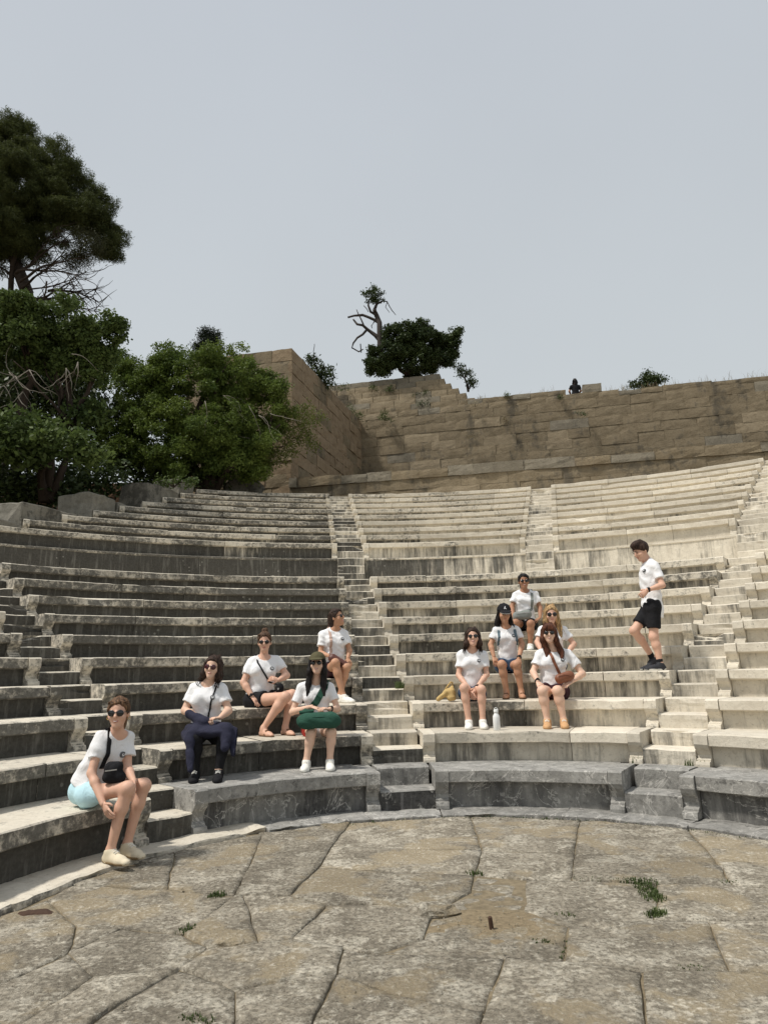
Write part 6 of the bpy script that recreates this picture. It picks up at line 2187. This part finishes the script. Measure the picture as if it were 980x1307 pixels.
person('P10', 'woman with long auburn hair and fringe, white tee and dark maroon shorts', SK_P, (-0.16, -1, 0.03), bottom=('shorts', m_maroon, 0.40, 0.016), hair=('fringe', H_RED), shoes=('low', m_tan_shoe, m_tan_shoe),
       build=1.08, curl=(0.35, 0.35), palm={'R': (0.1, 0.3, -1), 'L': (-0.2, 0.3, -1)}, watch='R')
person('P11', 'man in white tee and black shorts walking down the benches beside the stairway', SK_F, (-0.92, -0.28, -0.40), bottom=('shorts', m_black, 0.70, 0.018), hair=('short', H_DARK), glasses=False,
       shoes=('low', m_dk_shoe, m_white_shoe), build=1.0, hs=1.08, male=True, smile=False, sleeve=0.66, hem=0.10, curl=(0.5, 0.9), palm={'L': (0.4, 0.6, 0), 'R': (0.4, -0.6, 0)}, socks=m_black, watch='L')
person('P12', 'person with dark hair and dark top sitting on the skyline wall, seen from behind', SK_M, (0.0, 1, 0.0), shirt=m_black, bottom=('trousers', m_black, 1, 0.016), hair=('longback', H_BLACK), glasses=False, smile=False,
       emblem=False, shoes=('low', m_black, m_black), h=0.012, build=1.25, hs=1.25, group='visitors')

# ------------------------------------------------------------------ bags and other belongings
def rbox(v, c, u, w_, t, hu_, hw, ht, r=0.03):
    """rounded soft box: half sizes along u, w_, t"""
    c = np.array(c, float)
    v.ell(c, (hu_, hw, ht), (u, w_, t), 0.0)
    for a in (-1, 1):
        for b_ in (-1, 1):
            v.cone(c + np.array(u) * a * (hu_ - r * 1.1) + np.array(w_) * b_ * (hw - r * 1.1) * 0.0 + np.array(t) * b_ * (ht - r) * 0.9, c - np.array(u) * a * (hu_ - r * 1.1) + np.array(t) * b_ * (ht - r) * 0.9, r, r, 0.03, flat=w_, fs=r / max(hw * 0.8, 1e-3) if hw * 0.8 < r else 1.0)


Xa, Ya, Za = np.array([1., 0, 0]), np.array([0, 1., 0]), np.array([0, 0, 1.])

# black crossbody of the woman on the front bench
W, f = WORN['P1']
c = at(146, 986, 6.06)
s = strap_on('P1', [(-0.10, 0.95, -1), (-0.085, 0, 0, 0), (-0.075, 0.86, 1), (-0.06, 0.72, 1), (-0.045, 0.58, 1), (-0.035, 0.45, 1), (np.array(c) + np.array([-0.02, -0.01, 0.06]), f['fwd'])], 0.036)
V, F = ribbon([np.array(c) + Xa * -0.05 + Za * 0.02 - Ya * 0.065, np.array(c) + Xa * 0.045 + Za * 0.03 - Ya * 0.065], [-Ya, -Ya], 0.008, 0.004)
bag('shoulder_bag', 'small black crossbody bag in the lap of the woman in light blue shorts', c, lambda v: (v.cone(np.array(c) - Xa * 0.035 + Za * 0.04, np.array(c) + Xa * 0.03 + Za * 0.045, 0.045, 0.04, 0.02), v.cone(np.array(c) - Xa * 0.04 - Za * 0.03, np.array(c) + Xa * 0.045 - Za * 0.035, 0.052, 0.05, 0.03), v.ell(np.array(c), (0.06, 0.055, 0.07), (Xa, Ya, Za), 0.02)),
    m_black, [s], m_black, extra=[('zip', V, F, m_metal)])
# a gold earring and necklace stay with her as small children
hp = f['HP']
for sg in (-1, 1):
    V, F = tubemesh([hp(0.080 * sg, -0.01, -0.035) + np.array([0.012 * cos(t), 0, 0.016 * sin(t)]) for t in np.linspace(0, 2 * pi, 9)], 0.0025, 5)
    link_mesh('earring', pymesh('earring', V, F), [m_gold], f['root'])

# navy jacket lying over a lap
W, f = WORN['P2']
J = f['J']
zt = J['knR'][2]
me, _ = bagmesh('jacket', lambda v: (
    v.cone(J['hipR'] + np.array([-0.03, -0.10, 0.07]), J['knR'] + np.array([0, 0.02, 0.055]), 0.085, 0.075, 0.03),
    v.cone(J['hipL'] + np.array([0.03, -0.10, 0.07]), J['knL'] + np.array([0.01, 0.02, 0.055]), 0.085, 0.075, 0.03),
    v.cone(lp(J['hipR'], J['hipL'], .5) + np.array([0, -0.12, 0.07]), lp(J['knR'], J['knL'], .5) + np.array([0, 0.05, 0.035]), 0.06, 0.05, 0.06),
    v.cone(at(242, 912, 7.80), at(262, 922, 7.68), 0.052, 0.058, 0.03),
    v.cone(at(262, 922, 7.68), at(256, 934, 7.64), 0.05, 0.03, 0.03),
    v.cone(J['knR'] + np.array([-0.05, -0.05, 0.03]), at(243, 982, 7.40), 0.05, 0.036, 0.03, flat=Ya, fs=1.7),
    v.cone(J['hipR'] + np.array([-0.09, -0.05, 0.03]), J['knR'] + np.array([-0.06, 0.0, 0.0]), 0.07, 0.06, 0.03),
    v.ell(lp(J['knR'], J['knL'], .5) + np.array([0.01, 0.10, 0.045]), (0.24, 0.20, 0.06), (Xa, Ya, Za), 0.03),
    v.cone(J['knL'] + np.array([0.03, -0.03, 0.03]), at(287, 955, 7.48), 0.07, 0.04, 0.03, flat=Ya, fs=1.5),
    v.cone(J['knL'] + np.array([0.09, 0.02, 0.02]), at(298, 962, 7.52), 0.06, 0.03, 0.03, flat=Ya, fs=1.6)),
    np.array(J['pel']) - 0.62, np.array(J['pel']) + 0.4, 0.0085, 0.007, 24)
jk = link_mesh('jacket', me, [m_navy], smooth=True)
tag(jk, 'navy jacket with a hanging sleeve, spread over the lap of the dark-haired woman', 'jacket')
s = strap_on('P2', [(0.10, 0.95, -1), (0.105, 0, 0, 0), (0.10, 0.88, 1), (0.085, 0.72, 1), (0.075, 0.58, 1), (0.06, 0.45, 1), (0.05, 0.30, 1)], 0.018)
c = np.array(at(282, 931, 7.9))
bag('shoulder_bag', 'small dark bag tucked behind the hands of the woman with the navy jacket', c, lambda v: v.ell(c, (0.07, 0.035, 0.05), (Xa, Ya, Za), 0.0), m_black, [s], m_black)

# black crossbody of the woman with the bun
W, f = WORN['P3']
c = np.array(at(357, 879, 8.93))
s = strap_on('P3', [(-0.12, 0.95, -1), (-0.10, 0, 0, 0), (-0.085, 0.86, 1), (-0.03, 0.70, 1), (0.03, 0.55, 1), (0.08, 0.42, 1), (c + np.array([-0.03, -0.02, 0.05]), f['fwd'])], 0.02)
V, F = disc(c + np.array([-0.01, -0.048, 0.0]), -Ya, Za, 0.012, 0.006)
bag('shoulder_bag', 'small black crossbody bag at the hip of the woman with the bun', c, lambda v: (v.ell(c, (0.052, 0.045, 0.07), (Xa, Ya, Za), 0.0),), m_black, [s], m_black, extra=[('clasp', V, F, m_metal)])

# big green bag
W, f = WORN['P4']
c = np.array(at(406, 920, 8.18))
s = strap_on('P4', [(0.13, 0.95, -1), (0.115, 0, 0, 0), (0.10, 0.86, 1), (0.055, 0.72, 1), (0.01, 0.58, 1), (-0.05, 0.46, 1), (c + np.array([-0.17, 0.0, 0.09]), np.array([0, -.6, .8]))], 0.075)
V, F = tubemesh([c + np.array([x, -0.098 * math.sqrt(max(0.05, 1 - (x / 0.25) ** 2)) + 0.012, 0.045]) for x in np.linspace(-0.2, 0.2, 12)], 0.004, 5)
V2, F2 = tubemesh([c + np.array([x, 0.02, 0.112 - 0.1 * abs(x)]) for x in np.linspace(-0.21, -0.05, 6)], 0.02, 7)
bag('sling_bag', 'big dark green padded bag across the lap of the woman in the olive cap', c, lambda v: (v.cone(c + np.array([-0.13, 0, 0.0]), c + np.array([0.15, 0, 0.01]), 0.088, 0.084, 0.03, flat=Ya, fs=0.9), v.cone(c + np.array([-0.18, 0, 0.0]), c + np.array([0.19, 0, -0.01]), 0.06, 0.06, 0.04)),
    m_green, [s], m_green, 0.4, [('piping', V, F, m_green), ('grab_handle', V2, F2, m_green)], fold=0.004)

# brown bag of the laughing woman
W, f = WORN['P5']
c = np.array(at(431, 844, 9.80))
s = strap_on('P5', [(-0.10, 0.95, -1), (-0.09, 0, 0, 0), (-0.085, 0.86, 1), (-0.08, 0.70, 1), (-0.075, 0.55, 1), (-0.07, 0.42, 1), (c + np.array([-0.11, -0.02, 0.085]), f['fwd'])], 0.036)
d_ = nv((0.85, 0, -0.5))
e_ = nv(np.cross(d_, Ya))
V, F = tubemesh([c + d_ * x - Ya * 0.052 + e_ * 0.01 for x in np.linspace(-0.09, 0.09, 6)], 0.005, 5)
bag('shoulder_bag', 'dark brown leather bag with beige strap on the lap of the laughing woman', c, lambda v: (v.cone(c - d_ * 0.08, c + d_ * 0.11, 0.06, 0.055, 0.02, flat=Ya, fs=1.2),), m_darklea, [s], m_beige, extra=[('flap_edge', V, F, m_darklea)])

# straw bag and bottle beside the woman in denim
c = np.array(at(573, 885, 9.50))
zf = rowgeo(3)[1]
c[2] = zf + 0.085
V, F = tubemesh([c + np.array(p) for p in ((-0.06, 0.02, 0.04), (-0.02, 0.0, 0.10), (0.03, 0.0, 0.155), (0.05, 0.02, 0.15), (0.045, 0.03, 0.08))], 0.012, 7)
bag('straw_bag', 'slumped straw coloured bag on the bench beside the woman in denim shorts', c, lambda v: (v.cone(c + np.array([0.03, 0, -0.03]), c + np.array([0.045, 0, 0.09]), 0.062, 0.024, 0.03, flat=Ya, fs=0.8), v.cone(c + np.array([-0.14, 0, -0.055]), c + np.array([-0.01, 0, 0.05]), 0.028, 0.035, 0.04, flat=Ya, fs=0.8), v.cut((0, 0, zf + 0.002), (0, 0, -1))),
    m_straw, extra=[('handle', V, F, m_straw)], fold=0.006)
zb = rowgeo(2)[1]
p = at(634, 932, 8.80)
rt = empty('water_bottle', (p.x, p.y, zb), 'white steel water bottle standing by the feet of the woman in denim shorts', 'bottle')


def lathe(profile, o, n=20):
    V, F = [], []
    for r, z in profile:
        for j in range(n):
            V.append((o[0] + r * cos(2 * pi * j / n), o[1] + r * sin(2 * pi * j / n), o[2] + z))
    for i in range(len(profile) - 1):
        for j in range(n):
            F.append((i * n + j, i * n + (j + 1) % n, (i + 1) * n + (j + 1) % n, (i + 1) * n + j))
    F.append(tuple(reversed(range(n))))
    F.append(tuple((len(profile) - 1) * n + j for j in range(n)))
    return pymesh('lathe', V, F)


o = (p.x, p.y, zb + 0.002)
link_mesh('flask', lathe([(0.038, 0), (0.042, 0.006), (0.042, 0.15), (0.040, 0.165), (0.026, 0.192), (0.024, 0.198)], o), [m_bottle], rt, smooth=True)
link_mesh('neck_band', lathe([(0.0245, 0.198), (0.0245, 0.204)], o), [m_metal], rt)
ld = link_mesh('lid', lathe([(0.027, 0.2045), (0.028, 0.21), (0.028, 0.236), (0.024, 0.242)], o), [m_bottle], rt, smooth=True)
V, F = tubemesh([np.array(o) + np.array([0.022 * cos(t), 0, 0.24 + 0.020 * sin(t)]) for t in np.linspace(0, pi, 8)], 0.004, 6)
link_mesh('carry_loop', pymesh('carry_loop', V, F), [m_bottle], ld)

# backpack of the woman in the black cap
W, f = WORN['P7']
ss = []
for sg in (-1, 1):
    ss.append(strap_on('P7', [(0.115 * sg, 0.9, -1), (0.115 * sg, 0, 0, 0), (0.112 * sg, 0.86, 1), (0.118 * sg, 0.72, 1), (0.125 * sg, 0.60, 1), (0.13 * sg, 0.50, 1)], 0.036))
c = np.array(lp(f['pel'], f['neck'], 0.6)) - f['fwd'] * 0.22
bag('backpack', 'blue grey backpack worn by the woman in the black cap', c, lambda v: (v.cone(c - f['up'] * 0.1, c + f['up'] * 0.1, 0.11, 0.09, 0.02, flat=f['fwd'], fs=1.3),), m_bluegrey, ss, m_bluegrey, 0.3)

# grey crossbody of the topmost woman
W, f = WORN['P8']
c = np.array(at(666, 785, 11.18))
s = strap_on('P8', [(0.12, 0.95, -1), (0.105, 0, 0, 0), (0.10, 0.86, 1), (0.095, 0.70, 1), (0.09, 0.55, 1), (0.085, 0.42, 1), (c + np.array([0.10, -0.01, 0.05]), f['fwd'])], 0.042)
V, F = tubemesh([c + np.array([x, -0.052, 0.03]) for x in np.linspace(-0.11, 0.10, 6)], 0.003, 5)
bag('shoulder_bag', 'soft grey crossbody bag in the lap of the topmost seated woman', c, lambda v: (v.cone(c + np.array([-0.09, 0, -0.01]), c + np.array([0.08, 0, 0.015]), 0.06, 0.068, 0.02, flat=Ya, fs=1.3), v.cone(c + np.array([-0.09, 0, -0.03]), c + np.array([0.09, 0, -0.025]), 0.04, 0.045, 0.02)), m_greybag, [s], m_greybag, extra=[('zip', V, F, m_metal)])

# brown leather crossbody of the auburn-haired woman
W, f = WORN['P10']
c = np.array(at(719, 864, 9.06))
s = strap_on('P10', [(-0.08, 0.95, -1), (-0.065, 0, 0, 0), (-0.05, 0.86, 1), (-0.02, 0.70, 1), (0.02, 0.55, 1), (0.06, 0.42, 1), (c + np.array([-0.05, -0.02, 0.04]), f['fwd'])], 0.036)
V, F = tubemesh([c + np.array([x, -0.046, 0.01 + 0.02 * math.cos(x * 20)]) for x in np.linspace(-0.08, 0.09, 7)], 0.004, 5)
bag('shoulder_bag', 'brown leather crossbody bag in the lap of the auburn-haired woman', c, lambda v: (v.cone(c + np.array([-0.05, 0, -0.02]), c + np.array([0.08, 0, 0.015]), 0.062, 0.058, 0.02, flat=Ya, fs=1.3),), m_brownlea, [s], m_brownlea, extra=[('flap_edge', V, F, m_brownlea)])
